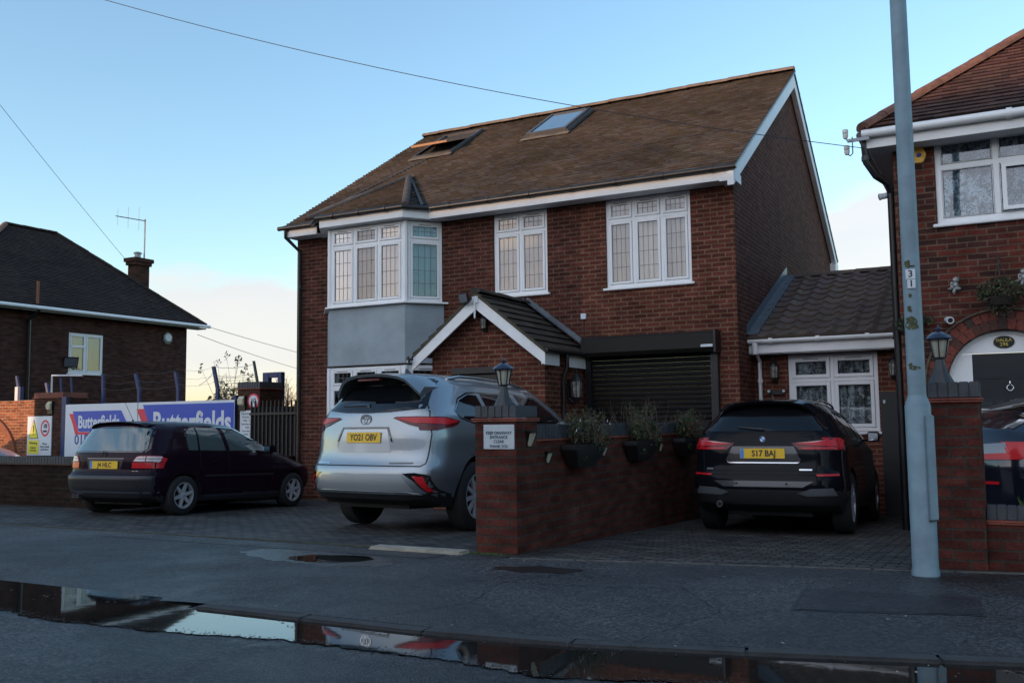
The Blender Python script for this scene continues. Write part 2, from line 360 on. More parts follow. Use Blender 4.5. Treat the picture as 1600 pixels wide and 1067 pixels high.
# ------------------------------------------------------------------ ground
def sheet(name, pts, mat, z=None, kind='structure', label=None):
    mb = MB(); mb.add([(p[0], p[1], (p[2] if len(p) > 2 else z)) for p in pts], [tuple(range(len(pts)))]); o = mb.build(name, mat); o['kind'] = kind
    if label: o['label'] = label
    return o
KY = lambda x: 4.72 + (max(0, x+2.8))**1.3*.17            # kerb line
DY = lambda x: (7.74 if x < -4.3 else 7.62+(x+3.9)*.20)     # back edge of the pavement
def strip(name, f0, f1, z0, z1, mat, x0, x1, n, thick=None):
    mb = MB(); vs = []
    for i in range(n+1):
        x = x0+(x1-x0)*i/n; vs += [(x, f0(x), z0(x)), (x, f1(x), z1(x))]
    mb.add(vs, [(2*i, 2*i+2, 2*i+3, 2*i+1) for i in range(n)]); return mb.build(name, mat)
ground = sheet('ground', [(-900, -900), (900, -900), (900, 1400), (-900, 1400)], M('far_ground', (.05, .055, .04), .95, var=(.2, .4)), -.75); ground['kind'] = 'structure'
road = sheet('road', [(-60, -9), (40, -9), (40, 5.6), (-60, 5.6)], ASP_ROAD, -.024)
# pavement dips to the road at the dropped kerb on the left
def dip(x): return max(0, min(1, (-5.0-x)/.5))
mb = MB(); nx, ny = 120, 12; xs = [-30+42*i/nx for i in range(nx+1)]
for x in xs:
    for j in range(ny+1):
        t = j/ny; y0 = KY(x)+.12; y = y0+(DY(x)-y0)*t
        mb.v.append((x, y, -.0212*dip(x)*max(0, 1-t*3.0)**1.5))
for i in range(nx):
    for j in range(ny):
        a = i*(ny+1)+j; mb.f.append((a, a+ny+1, a+ny+2, a+1)); mb.m.append(0); mb.t.append(None)
pav = mb.build('pavement', ASP_PAVE, smooth=60); pav['kind'] = 'structure'
# kerb stones, one object each
ks = None; x = -4.95; k = 0
while x < 4:
    L = .915; y0, y1 = KY(x), KY(x+L); a = Vector((L, y1-y0, 0)).normalized(); b = Vector((-a.y, a.x, 0))
    mbk = MB(); mbk.obox((x, y0, -.12), a, b, (0, 0, 1), sqrt(L*L+(y1-y0)**2)+.002, .125, .122+rnd.uniform(-.003, .002)); o = mbk.build('kerb_stone', CONC, smooth=40, bevel=.012)
    struct(o); x += L; k += 1
for i in range(22):
    x = -5.05-.915*(i+1); mbk = MB(); mbk.box(x, x+.907, 4.72, 4.845, -.15, -.0205); struct(mbk.build('kerb_stone', CONC, bevel=.008))
# driveways: block paving falling gently towards the houses
SL = .035
gz = lambda y: -SL*max(0, y-7.8)
mb = MB(); mb.add([(-32, 7.745, .0), (-4.3, 7.745, .0), (-4.3, 8.4, gz(8.4)), (-4.3, 24, gz(24)), (-32, 24, gz(24))], [(0, 1, 2, 3, 4)])
mb.build('driveway_left', PAVE)['kind'] = 'structure'
mb = MB(); mb.add([(-4.3, DY(-4.3+.001)+.002, .002), (3, DY(3), .002), (3, 24, gz(24)), (-4.3, 24, gz(24))], [(0, 1, 2, 3)])
o = mb.build('driveway_right', brick('block_paving_b', (.062, .058, .056), (.115, .108, .10), (.020, .019, .018), w=.20, h=.10, ms=.011, floor=True, rough=.6, stain=.8, bstr=.7)); o['kind'] = 'structure'
o.rotation_euler = (0, 0, 0)
def edging(x0, x1, f, mat, w=.05, z=.012):
    mb = MB(); x = x0
    while x < x1:
        L = min(.6, x1-x); a = Vector((L-.006, f(x+L)-f(x), 0)).normalized(); mb.obox((x, f(x)-w, -.1), a, (-a.y, a.x, 0), (0, 0, 1), L-.006, w, .1+z+rnd.uniform(-.003, .003)); x += L
    o = mb.build('edging_strip', mat, bevel=.004); o['kind'] = 'structure'
edging(-30, -5.66, lambda x: 7.745, M('edging_mossy', (.075, .07, .05), .9, var=(9, .6)), .06, .008)
edging(-4.05, 3, DY, M('edging_pale', (.13, .125, .11), .9, var=(7, .5)), .05, .008)
mb = MB(); mb.box(-5.62, -4.56, 7.56, 7.76, -.1, .03); o = mb.build('pale_kerb', CONCP, smooth=40, bevel=.02); o['kind'] = 'structure'
# puddles: ragged outlines
WATER, nt, b = newmat('puddle_water')
b.inputs['Base Color'].default_value = (.012, .012, .011, 1); b.inputs['Roughness'].default_value = .03; b.inputs['IOR'].default_value = 1.6; b.inputs['Specular IOR Level'].default_value = 1.0
co = nn(nt, 'ShaderNodeTexCoord'); n = nn(nt, 'ShaderNodeTexNoise', Scale=2.5, Detail=3.0); nt.links.new(co.outputs['Object'], n.inputs['Vector'])
bp = nn(nt, 'ShaderNodeBump', Strength=.06, Distance=.01); nt.links.new(n.outputs[0], bp.inputs['Height']); nt.links.new(bp.outputs[0], b.inputs['Normal'])
def puddle(pts, z, jit=.02, name='puddle', mat=None, fixed=()):
    P = [Vector((p[0], p[1], 0)) for p in pts]; out = []
    for i, p in enumerate(P):
        q = P[(i+1) % len(P)]; L = (q-p).length; n = max(1, int(L/.03))
        d = (q-p).normalized(); nrm = Vector((-d.y, d.x, 0)); j = 0 if i in fixed else jit
        for k in range(n):
            t = k/n; g_ = (p.x+t*(q.x-p.x)); out.append(p.lerp(q, t)+nrm*j*(rnd.uniform(-1, 1)*.6+sin(g_*17)*.7+sin(g_*47+1)*.6+sin(g_*5.3)*.8))
    mb = MB(); mb.add([(p.x, p.y, z) for p in out], [tuple(range(len(out)))]); o = mb.build(name, mat or WATER); o['kind'] = 'structure'; return o
top = [(-9.5, 4.95), (-8.3, 5.0), (-7.5, 5.05), (-6.9, 5.24), (-6.2, 5.33), (-5.87, 5.25), (-5.45, 5.1), (-5.16, 4.98), (-5.02, 4.74)]
kerbpts = [(x/10, KY(x/10)+.004) for x in range(-49, 18, 3)]
bot = [(1.6, 4.75), (0, 4.62), (-1.0, 4.5), (-1.5, 4.36), (-2.06, 4.20), (-2.41, 4.24), (-2.81, 4.27), (-3.25, 4.29), (-3.64, 4.27), (-3.98, 4.23), (-4.4, 4.17), (-4.75, 4.11), (-5.37, 4.07), (-5.72, 4.08), (-6.17, 4.15), (-7.2, 4.2), (-9.0, 4.5)]
nk = len(top)
puddle(top+kerbpts+bot, -.018, .016, fixed=range(nk-1, nk+len(kerbpts)))
# the road is wetter towards the gutter
nt = ASP_ROAD.node_tree; b = nt.nodes['Principled BSDF']; co = nn(nt, 'ShaderNodeTexCoord'); sp = nn(nt, 'ShaderNodeSeparateXYZ'); nt.links.new(co.outputs['Object'], sp.inputs[0])
n = nn(nt, 'ShaderNodeTexNoise', Scale=5.0, Detail=6.0, Roughness=.7); nt.links.new(co.outputs['Object'], n.inputs['Vector'])
wet = mathn(nt, 'MULTIPLY', mathn(nt, 'ADD', mathn(nt, 'SUBTRACT', sp.outputs[1], 4.12), mathn(nt, 'MULTIPLY', mathn(nt, 'SUBTRACT', n.outputs[0], .5), 1.1)), 4.0, clamp=True)
rl, cl = b.inputs['Roughness'].links[0].from_socket, b.inputs['Base Color'].links[0].from_socket
mxr = nn(nt, 'ShaderNodeMix', data_type='FLOAT'); nt.links.new(wet, mxr.inputs[0]); nt.links.new(rl, mxr.inputs[2]); mxr.inputs[3].default_value = .13; nt.links.new(mxr.outputs[0], b.inputs['Roughness'])
nt.links.new(mixc(nt, wet, cl, mixc(nt, 1.0, cl, (.45, .45, .45), 'MULTIPLY')), b.inputs['Base Color'])
puddle([(-6.0, 6.86), (-5.86, 7.02), (-5.55, 7.12), (-5.28, 7.16), (-5.12, 7.0), (-5.18, 6.84), (-5.36, 6.70), (-5.62, 6.66), (-5.9, 6.74)], .003, .012)
puddle([(-3.95, 7.1), (-3.6, 7.25), (-3.2, 7.2), (-3.25, 7.0), (-3.6, 6.9), (-3.9, 6.95)], .003, .02, 'damp_stain', M('damp_stain', (.018, .014, .012), .35))
puddle([(-5.9, 6.6), (-5.3, 6.5), (-4.8, 6.75), (-5.0, 7.05), (-5.7, 7.3), (-6.6, 7.2), (-6.7, 6.9)], .0015, .03, 'damp_stain', M('wet_film', (.03, .033, .038), .22, bump=(70, .5)))
o = sheet('asphalt_patch', [(-1.36, 7.04), (-.26, 7.15), (-.22, 6.55), (-1.29, 6.26)], ASP_PATCH, .0045)
puddle([(-1.385, 7.06), (-1.36, 7.04), (-1.29, 6.26), (-.22, 6.55), (-.20, 6.52), (-1.31, 6.22)], .003, .006, 'asphalt_seam', M('bitumen_seam', (.018, .018, .018), .6))
# yellow road line, faint under the kerb water
puddle([(-5.0, 4.50), (-3.4, 4.52), (-3.4, 4.55), (-5.0, 4.535)], -.0195, .006, 'road_line', M('worn_line_yellow', (.34, .27, .08), .8, var=(20, .6)))
def crack(pts, w=.006):
    mb = MB(); P = []
    for i in range(len(pts)-1):
        a, b_ = Vector(pts[i]+(0,)), Vector(pts[i+1]+(0,)); n = int((b_-a).length/.05)+1
        P += [a.lerp(b_, k/n)+Vector((rnd.gauss(0, .008), rnd.gauss(0, .008), 0)) for k in range(n)]
    vs = []
    for i, q in enumerate(P): d = (P[min(i+1, len(P)-1)]-P[max(i-1, 0)]).normalized(); nrm = Vector((-d.y, d.x, 0))*w*rnd.uniform(.3, 1); vs += [(q+nrm)[:2]+(.0035,), (q-nrm)[:2]+(.0035,)]
    mb.add(vs, [(2*i, 2*i+2, 2*i+3, 2*i+1) for i in range(len(P)-1)]); struct(mb.build('pavement_crack', M('crack_dark', (.008, .008, .008), .8)))
crack([(-3.6, 4.9), (-3.3, 5.6), (-3.5, 6.4), (-3.1, 7.3)], .004); crack([(-1.9, 5.0), (-1.7, 6.0), (-2.3, 6.9)], .004); crack([(-4.2, 6.35), (-2.6, 6.55), (-1.45, 6.9)], .004); crack([(-.3, 7.15), (.4, 7.0), (1.2, 7.1)], .004)
sheet('asphalt_patch', [(-9.3, 7.55), (-4.7, 7.6), (-4.75, 7.25), (-9.2, 7.3)], asphalt('patch_b', (.040, .036, .033), .3), .003)
# grit and leaves
def silt():
    mb = MB(); P = [Vector((x, y)) for x, y in bot]; rg = random.Random(11)
    for i in range(len(P)-1):
        L = (P[i+1]-P[i]).length
        for k in range(int(L*170)):
            q = P[i].lerp(P[i+1], rg.random()); d = abs(rg.gauss(0, .035)); y = q.y+d*rg.choice([1, 1, -.4])+.005; x = q.x+rg.uniform(-.02, .02); s_ = rg.uniform(.003, .009); z = -.0165
            mb.add([(x-s_, y, z), (x, y-s_*.7, z+.001), (x+s_, y+s_*.3, z), (x, y+s_*.8, z+.0015)], [(0, 1, 2, 3)], rg.choice([0, 0, 1]))
    for i in range(70):
        x = rg.uniform(-7.5, .5); y = KY(x)-abs(rg.gauss(0, .10))-.01; a = rg.uniform(0, 6.3); s_ = rg.uniform(.008, .022)
        mb.add([(x+s_*cos(a), y+s_*sin(a), -.015), (x-s_*.4*sin(a), y+s_*.4*cos(a), -.012), (x-s_*cos(a), y-s_*sin(a), -.015), (x+s_*.4*sin(a), y-s_*.4*cos(a), -.0135)], [(0, 1, 2, 3)], 2)
    tag(mb.build('silt', [M('silt_grit', (.035, .034, .034), .7), M('silt_dark', (.014, .013, .013), .6), M('wet_leaf', (.05, .03, .015), .5)]), 'grit and wet leaves floating along the edge of the kerb puddle', None, kind='stuff')
silt()
def litter():
    mb = MB()
    for i in range(170):
        x = rnd.uniform(-9, .8); y = rnd.choice([rnd.uniform(4.9, 7.6), rnd.uniform(7.3, 7.7), rnd.uniform(4.86, 5.1)]); s = rnd.uniform(.006, .02); a = rnd.uniform(0, 6.3)
        if x < -4.9 and y < 5.5: continue
        z = .006+rnd.uniform(0, .006); mb.add([(x+s*cos(a), y+s*sin(a), z), (x-s*.5*sin(a), y+s*.5*cos(a), z+.004), (x-s*cos(a), y-s*sin(a), z+.002), (x+s*.5*sin(a), y-s*.5*cos(a), z)], [(0, 1, 2, 3)], rnd.choice([0, 0, 1, 1, 2]))
    o = mb.build('leaf_litter', [M('litter_brown', (.09, .05, .025), .8), M('litter_grey', (.22, .21, .19), .9), M('litter_dark', (.03, .025, .02), .8)]); tag(o, 'scattered leaf bits and grit on the pavement', None, kind='stuff')
litter()
def mossline():
    mb = MB()
    for i in range(900):
        x = rnd.choice([rnd.uniform(-7.3, -5.6), rnd.gauss(-4.5, .15), rnd.uniform(-12, -5.6)]); y = 7.72+rnd.gauss(0, .022); h = rnd.uniform(.006, .022)
        mb.add([(x-.005, y, .0), (x+.005, y, .0), (x+rnd.uniform(-.01, .01), y+rnd.uniform(-.01, .01), h)], [(0, 1, 2)])
    tag(mb.build('moss', M('moss_green', (.06, .085, .02), .9)), 'moss growing along the paving edge', None, kind='stuff')
mossline()

# ------------------------------------------------------------------ roof helpers
def rooftiles(parent, mats, O, U, Sd, poly, tw, gauge, thick=.014, name='roof', jit=.003, tintv=.22, stagger=True, base=True, wave=0, edge=.38):
    """courses of tiles over a convex polygon poly=[(u,v)...] in the plane O + u U + v S"""
    O = Vector(O); U = Vector(U).normalized(); Sd = Vector(Sd).normalized(); N = U.cross(Sd).normalized()
    if N.z < 0: N = -N
    mb = MB(); vmin = min(p[1] for p in poly); vmax = max(p[1] for p in poly); r = 0; v = vmin
    def rng(vv):
        xs = []
        for i in range(len(poly)):
            (a, b), (c, d) = poly[i], poly[(i+1) % len(poly)]
            if (b-vv)*(d-vv) <= 0 and b != d: xs.append(a+(c-a)*(vv-b)/(d-b))
        return (min(xs), max(xs)) if len(xs) > 1 else None
    while v < vmax-1e-4:
        v1 = min(v+gauge, vmax); R = rng((v+v1)/2)
        if R:
            u = R[0]; off = (tw/2 if (r % 2 and stagger) else 0); edges = [u]
            x = math.floor((u-off)/tw)*tw+off+tw
            while x < R[1]-1e-3:
                if x > u+1e-3: edges.append(x)
                x += tw
            edges.append(R[1])
            rowt = rnd.uniform(-.05, .05)
            for i in range(len(edges)-1):
                a, b = edges[i], edges[i+1]; g = .0015
                l0 = thick+rnd.uniform(-jit, jit*1.6); l1 = l0+rnd.uniform(-jit, jit)*.6; dv = rnd.uniform(-jit, jit)
                t = 1+rowt+rnd.uniform(-tintv, tintv); tt = (t, t*rnd.uniform(.95, 1.05), t*rnd.uniform(.93, 1.07))
                if wave:
                    n = 8; vs = []
                    for k in range(n+1):
                        w = (k/n); hh = wave*(max(0, sin(w*2*pi-.6)))**1.0+ (wave*.35*max(0, -sin(w*2*pi-.6)) if False else 0)
                        uu = a+(b-a)*w
                        vs += [O+U*uu+Sd*(v+dv)-N*.02, O+U*uu+Sd*(v+dv)+N*(l0+hh), O+U*uu+Sd*(v1+.03)+N*hh*.98]
                    fs = []
                    for k in range(n): q = 3*k; fs += [(q, q+3, q+4, q+1), (q+1, q+4, q+5, q+2)]
                    mb.add(vs, fs, 0, tt)
                else:
                    p = [O+U*(a+g)+Sd*(v+dv)-N*.01, O+U*(b-g)+Sd*(v+dv)-N*.01, O+U*(b-g)+Sd*(v+dv)+N*l1, O+U*(a+g)+Sd*(v+dv)+N*l0, O+U*(b-g)+Sd*(v1+.004)+N*.001, O+U*(a+g)+Sd*(v1+.004)+N*.001]
                    mb.add(p+[O+U*(a+g)+Sd*v1-N*.01, O+U*(b-g)+Sd*v1-N*.01], [(3, 2, 4, 5), (0, 3, 5, 6), (1, 7, 4, 2)], 0, tt); mb.f.append(tuple(len(mb.v)-8+k for k in (0, 1, 2, 3))); mb.m.append(0); mb.t.append(tuple(q*edge for q in tt))  # front butt tinted darker: the overlap shadow is painted into each course
        v = v1; r += 1
    if base:
        P = [O+U*a+Sd*b-N*.012 for a, b in poly]; mb.prism(P, -N*.03, 1)
    return mb.build(name, mats, parent, tint=True, smooth=30 if wave else None)
def ridgetiles(parent, mat, p0, p1, r=.11, seg=.33, name='ridge_tiles', squash=.75):
    p0 = Vector(p0); p1 = Vector(p1); L = (p1-p0).length; d = (p1-p0)/L; a = d.cross(Vector((0, 0, 1))).normalized(); b = a.cross(d); n = max(1, round(L/seg)); mb = MB()
    for i in range(n):
        q0 = p0+d*(L*i/n); q1 = p0+d*(L*(i+1)/n-.008); t = 1+rnd.uniform(-.18, .18); dz = rnd.uniform(-.004, .006); vs = []
        for q, rr in ((q0, r), (q1, r*.95)):
            for k in range(9):
                th = pi*k/8; vs.append(q+a*cos(th)*rr+b*(sin(th)*rr*squash+dz-.03))
        mb.add(vs+[q0-b*.06, q1-b*.06], [(k, k+1, k+10, k+9) for k in range(8)]+[tuple(range(9))+(18,), tuple(range(17, 8, -1))+(19,)], 0, (t, t, t))
    return mb.build(name, mat, parent, tint=True, smooth=35)
def gutter(parent, p0, p1, r, mat, name='gutter', brackets=0, bm=None):
    p0 = Vector(p0); p1 = Vector(p1); mb = MB(); mb.tube([p0, p1], r, 12)
    d = (p1-p0).normalized(); L = (p1-p0).length
    for i in range(brackets):
        c = p0+d*(L*(i+.5)/brackets); mb.tube([c-d*.03, c+d*.03], r*1.22, 12)
    return mb.build(name, mat, parent, smooth=40)
# ------------------------------------------------------------------ window builder
def window(parent, O, U, N, w, h, cols, th, curtain=None, leads=(3, 3, 1), glass=None, fw=.055, sash=.045, sill=True, recess=.03, pleat=.11, name='window', vents=True, cdepth=.10, ext=.06):
    """O bottom-left of the frame, U along, N outwards; th height of the top lights (0 = none)"""
    O = Vector(O); U = Vector(U).normalized(); N = Vector(N).normalized(); Z = Vector((0, 0, 1)); O = O-N*recess
    mb = MB(); D = .06
    def bar(u0, u1, z0, z1, proud=0): mb.obox(O+U*u0+Z*z0-N*D, U, N, Z, u1-u0, D+proud, z1-z0)
    bar(0, fw, 0, h); bar(w-fw, w, 0, h); bar(fw, w-fw, 0, fw); bar(fw, w-fw, h-fw, h)
    us = [0]
    for c in cols: us.append(us[-1]+c)
    k = w/us[-1]; us = [x*k for x in us]
    for x in us[1:-1]: bar(x-fw/2, x+fw/2, fw, h-fw, .001)
    tz = h-th
    if th:
        for i in range(len(us)-1):
            a = us[i]+(fw if i == 0 else fw/2); b_ = us[i+1]-(fw if i == len(us)-2 else fw/2); bar(a, b_, tz-fw/2, tz+fw/2)
    f = mb.build(name, UPVC, parent, bevel=.005)
    g = glass or GLASS
    for i in range(len(us)-1):
        a = us[i]+(fw if i == 0 else fw/2); b_ = us[i+1]-(fw if i == len(us)-2 else fw/2)
        for lvl in ((0, 1) if th else (0,)):
            z0, z1 = (fw, (tz-fw/2 if th else h-fw)) if lvl == 0 else (tz+fw/2, h-fw)
            s = MB(); g2 = .004
            for (p, q, r_, t) in ((a+g2, a+sash, z0+g2, z1-g2), (b_-sash, b_-g2, z0+g2, z1-g2), (a+sash, b_-sash, z0+g2, z0+sash), (a+sash, b_-sash, z1-sash, z1-g2)):
                s.obox(O+U*p+Z*r_-N*.03, U, N, Z, q-p, .045, t-r_)
            sa = s.build('sash', UPVC, f, bevel=.006)
            pn = MB(); A, B, C_, E_ = a+sash, b_-sash, z0+sash, z1-sash
            pn.add([O+U*A+Z*C_-N*.012, O+U*B+Z*C_-N*.012, O+U*B+Z*E_-N*.012, O+U*A+Z*E_-N*.012], [(0, 1, 2, 3)], 0)
            if leads:
                nv, nh = leads[0], (leads[1] if lvl == 0 else leads[2]); t = .0036
                for q in range(1, nv+1): x = A+(B-A)*q/(nv+1); pn.obox(O+U*(x-t)+Z*C_-N*.012, U, N, Z, 2*t, .004, E_-C_, 1)
                for q in range(1, nh+1): z = C_+(E_-C_)*q/(nh+1); pn.obox(O+U*A+Z*(z-t)-N*.012, U, N, Z, B-A, .006, 2*t, 1)
            t = .008
            for (p, q, r_, t2) in ((A, A+t, C_, E_), (B-t, B, C_, E_), (A+t, B-t, C_, C_+t), (A+t, B-t, E_-t, E_)): pn.obox(O+U*p+Z*r_-N*.013, U, N, Z, q-p, .004, t2-r_, 2)
            pn.build('pane', [g, LEADS, BLACKP], f)
            if lvl == 1 and vents:
                v = MB(); v.obox(O+U*((a+b_)/2-.12)+Z*(z1-.022)+N*.012, U, N, Z, .24, .012, .010); v.build('trickle_vent', M('vent_grey', (.12, .12, .12), .5), f)
    if curtain:
        c = MB(); n = max(8, int(w/.012)); vs = []
        rr = random.Random(int(w*1000)); ph = rr.uniform(0, 6)
        for i in range(n+1):
            x = -ext+(w+2*ext)*i/n; dd = cdepth+.042*sin(x*2*pi/pleat+ph)+.008*sin(x*2*pi/pleat*2.3+1)
            vs += [O+U*x+Z*.02-N*dd, O+U*x+Z*(h+.10)-N*dd]
        c.add(vs, [(2*i, 2*i+2, 2*i+3, 2*i+1) for i in range(n)]); c.build('curtain', curtain, f, smooth=60)
    if sill:
        s = MB(); s.obox(O-U*.05-Z*.045, U, N, Z, w+.1, recess+.055, .04); s.build('sill', UPVC, f, bevel=.008)
    return f
def downpipe(parent, pts, r, mat, name='downpipe', collars=()):
    mb = MB(); mb.tube(pts, r, 10)
    for c in collars: mb.tube([Vector(c)-Vector((0, 0, .03)), Vector(c)+Vector((0, 0, .03))], r*1.3, 10)
    return mb.build(name, mat, parent, smooth=40)

# ------------------------------------------------------------------ main house
FY = 14.77; XL, XR = -12.75, -3.77; SEAM = -6.46; ZB = -.45
EAV_Y, EAV_Z, RID_Y, RID_Z, REAR_Y = 14.36, 5.19, 19.55, 8.42, 24.25
house = thing('house', 'large extended red brick house with brown tiled roof, bay window and roller shutter garage', 'house', ((XL+XR)/2, FY, ZB))
HP = Vector(house.location)
def hp(o):  # parts are modelled in world space: shift them under the empty
    o.matrix_parent_inverse = Matrix.Translation(-HP); return o
mb = MB(); wallgrid(mb, (XL, FY, ZB), (1, 0, 0), (0, -1, 0), SEAM-XL, 5.5, [(-8.17-XL, -7.09-XL, 3.46-ZB, 4.98-ZB)], .1)
mb.add([(XL, FY, ZB), (XL, FY, 5.05), (XL, REAR_Y-.2, 5.05), (XL, REAR_Y-.2, ZB), (XL, RID_Y, RID_Z-.12)], [(0, 1, 4, 2, 3)])
hp(mb.build('wall', MAIN_BR, house))
mb = MB(); wallgrid(mb, (SEAM, FY, ZB), (1, 0, 0), (0, -1, 0), XR-SEAM, 5.5, [(-5.98-SEAM, -4.49-SEAM, 3.44-ZB, 4.98-ZB), (-6.30-SEAM, -4.12-SEAM, 0, 2.5-ZB)], .12)
o = hp(mb.build('wall', NEW_BR, house)); o['label'] = 'newer bright red brickwork above the roller shutter'
mb = MB(); mb.add([(XR, FY, ZB), (XR, REAR_Y-.2, ZB), (XR, REAR_Y-.2, 5.02), (XR, RID_Y, RID_Z-.10), (XR, FY, 5.10)], [(0, 1, 2, 3, 4)])
o = hp(mb.build('gable_wall', END_BR, house)); o['label'] = 'dark brick gable end wall'
sx0, sx1 = XL-.02, XR+.14
sd_ = Vector((0, RID_Y-EAV_Y, RID_Z-EAV_Z)); SLEN = sd_.length; SDIR = sd_.normalized(); RN = Vector((1, 0, 0)).cross(SDIR)
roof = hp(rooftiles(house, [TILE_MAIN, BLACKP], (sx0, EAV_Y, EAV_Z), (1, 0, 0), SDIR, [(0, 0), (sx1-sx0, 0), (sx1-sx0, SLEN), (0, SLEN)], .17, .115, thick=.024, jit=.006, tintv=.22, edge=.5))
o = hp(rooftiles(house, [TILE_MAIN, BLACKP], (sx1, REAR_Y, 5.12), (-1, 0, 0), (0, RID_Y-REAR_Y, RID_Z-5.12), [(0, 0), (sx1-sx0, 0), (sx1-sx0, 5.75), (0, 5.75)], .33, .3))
hp(ridgetiles(house, M('ridge_sunlit', (.20, .145, .11), .85, var=(4, .45)), (sx0, RID_Y, RID_Z+.04), (sx1, RID_Y, RID_Z+.04), .13, .45))  # ridge colour lightened and warmed to paint in the low sun's highlight
# thin dark strip lying across the roof slope
mb = MB(); P0 = Vector((-12.75, 14.6, 0)); 
def onr(x, y, lift=.03): return Vector((x, y, EAV_Z+(y-EAV_Y)*(RID_Z-EAV_Z)/(RID_Y-EAV_Y)))+RN*lift
a, b_ = onr(-12.35, 14.6), onr(-11.0, 18.6); dd = (b_-a).normalized(); sdv = dd.cross(RN).normalized()
mb.add([a-sdv*.03, a+sdv*.03, b_+sdv*.03, b_-sdv*.03], [(0, 1, 2, 3)]); hp(mb.build('roof_strip', M('dark_strip', (.05, .055, .06), .7, var=(8, .4)), house))
# bargeboards on the right gable
for (p, q) in (((XR+.02, EAV_Y-.02, EAV_Z-.10), (XR+.02, RID_Y, RID_Z-.085)), ((XR+.02, REAR_Y+.06, 5.02), (XR+.02, RID_Y, RID_Z-.085))):
    mb = MB(); p = Vector(p); q = Vector(q); mb.prism([p, q, q-Vector((0, 0, .26)), p-Vector((0, 0, .22))], (.10, 0, 0)); hp(mb.build('bargeboard', FASC, house))
mb = MB(); mb.box(XR-.1, XR+.13, REAR_Y-.42, REAR_Y-.05, 4.80, 5.0); mb.box(XR-.12, XR+.125, EAV_Y+.02, FY+.02, 4.955, 5.10); hp(mb.build('eaves_box', FASC, house))
# front fascia, soffit, gutter
fx0 = -9.34
for a, b_ in ((fx0, XR+.12), (XL-.03, -11.95)): hp(MB().box(a, b_, EAV_Y+.03, EAV_Y+.055, 4.975, 5.165).build('fascia', FASC, house))
for a, b_ in ((fx0, XR+.10), (XL-.02, -11.95)): hp(MB().box(a, b_, EAV_Y+.055, FY, 4.985, 5.0).build('soffit', FASC, house))
hp(gutter(house, (-9.25, EAV_Y-.03, 5.155), (XR+.17, EAV_Y-.03, 5.155), .045, BLACKP, brackets=7)); hp(gutter(house, (XL-.12, EAV_Y-.03, 5.155), (-11.85, EAV_Y-.03, 5.155), .045, BLACKP))
hp(downpipe(house, [(XL+.04, EAV_Y, 5.14), (XL+.04, EAV_Y, 4.98), (XL+.13, FY-.07, 4.72), (XL+.13, FY-.07, -.3)], .038, BLACKP, collars=[(XL+.13, FY-.07, 4.0), (XL+.13, FY-.07, 2.2)]))
# windows
hp(window(house, (-5.98, FY, 3.47), (1, 0, 0), (0, -1, 0), 1.49, 1.51, [1, 1, 1], .36, CURT))
hp(window(house, (-8.17, FY, 3.49), (1, 0, 0), (0, -1, 0), 1.08, 1.49, [1, 1], .36, CURTG))
# bay
BY = 14.2; BL, BR_, BLo, BRo = -11.46, -9.72, -11.96, -9.24
bay = [(BLo, FY), (BL, BY), (BR_, BY), (BRo, FY)]
mb = MB(); mb.prism([(x, y, 2.33) for x, y in bay], (0, 0, 1.09)); bayo = hp(mb.build('bay_panel', RENDER, house)); bayo['label'] = 'grey rendered panel between the bay windows'
mb = MB(); mb.prism([(x, y, ZB) for x, y in bay], (0, 0, 1.30)); hp(mb.build('bay_base', MAIN_BR, house))
mb = MB(); mb.prism([(BLo-.03, FY, 2.315), (BL-.02, BY-.035, 2.315), (BR_+.02, BY-.035, 2.315), (BRo+.03, FY, 2.315)], (0, 0, .014)); hp(mb.build('drip_strip', M('drip_strip', (.14, .13, .12), .8, var=(9, .6)), house))
for (z, h) in ((3.46, 1.50), (.87, 1.42)):
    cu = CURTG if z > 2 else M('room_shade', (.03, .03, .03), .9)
    hp(window(house, (BL+.03, BY, z), (1, 0, 0), (0, -1, 0), BR_-BL-.06, h, [1, 1, 1], .36, cu, sill=False, recess=.0, name='bay_window', ext=0))
    U = Vector((BRo-BR_, FY-BY, 0)); L = U.length; U.normalize(); N = Vector((U.y, -U.x, 0))
    hp(window(house, Vector((BR_, BY, z))+U*.05, U, N, L-.08, h, [1], .36, CURTW if z > 2 else cu, sill=False, recess=0, name='bay_window', ext=-.02))
    U = Vector((BL-BLo, BY-FY, 0)); U.normalize(); N = Vector((U.y, -U.x, 0))
    hp(window(house, Vector((BLo, FY, z))+U*.03, U, N, L-.08, h, [1], .36, CURTW, sill=False, recess=0, name='bay_window', ext=-.02))
    for x, y in ((BL, BY), (BR_, BY)): hp(MB().lathe((x, y+.02, z), [(.052, 0), (.052, h)], 8).build('corner_post', UPVC, house, smooth=30))
    mb = MB(); mb.prism([(BLo-.08, FY-.02, z-.04), (BL-.03, BY-.09, z-.04), (BR_+.03, BY-.09, z-.04), (BRo+.12, FY-.02, z-.04)], (0, 0, .035)); hp(mb.build('bay_sill', UPVC, house, bevel=.006))
by = BY-.22
mb = MB(); mb.prism([(BLo-.16, FY, 4.97), (BL-.08, by, 4.97), (BR_+.10, by, 4.97), (BRo-.06, EAV_Y+.05, 4.97), (BRo-.06, FY, 4.97)], (0, 0, .19)); hp(mb.build('bay_fascia', FASC, house))
g0 = [(BLo-.06, EAV_Y-.02, 5.155), (BL-.12, by-.05, 5.15), (BR_+.14, by-.05, 5.15), (BRo-.04, EAV_Y-.03, 5.155)]
mb = MB(); mb.tube(g0, .045, 10)
for t in (.2, .5, .8): c = Vector(g0[1]).lerp(Vector(g0[2]), t); mb.tube([c-Vector((.03, 0, 0)), c+Vector((.03, 0, 0))], .056, 10)
hp(mb.build('gutter', BLACKP, house, smooth=40))
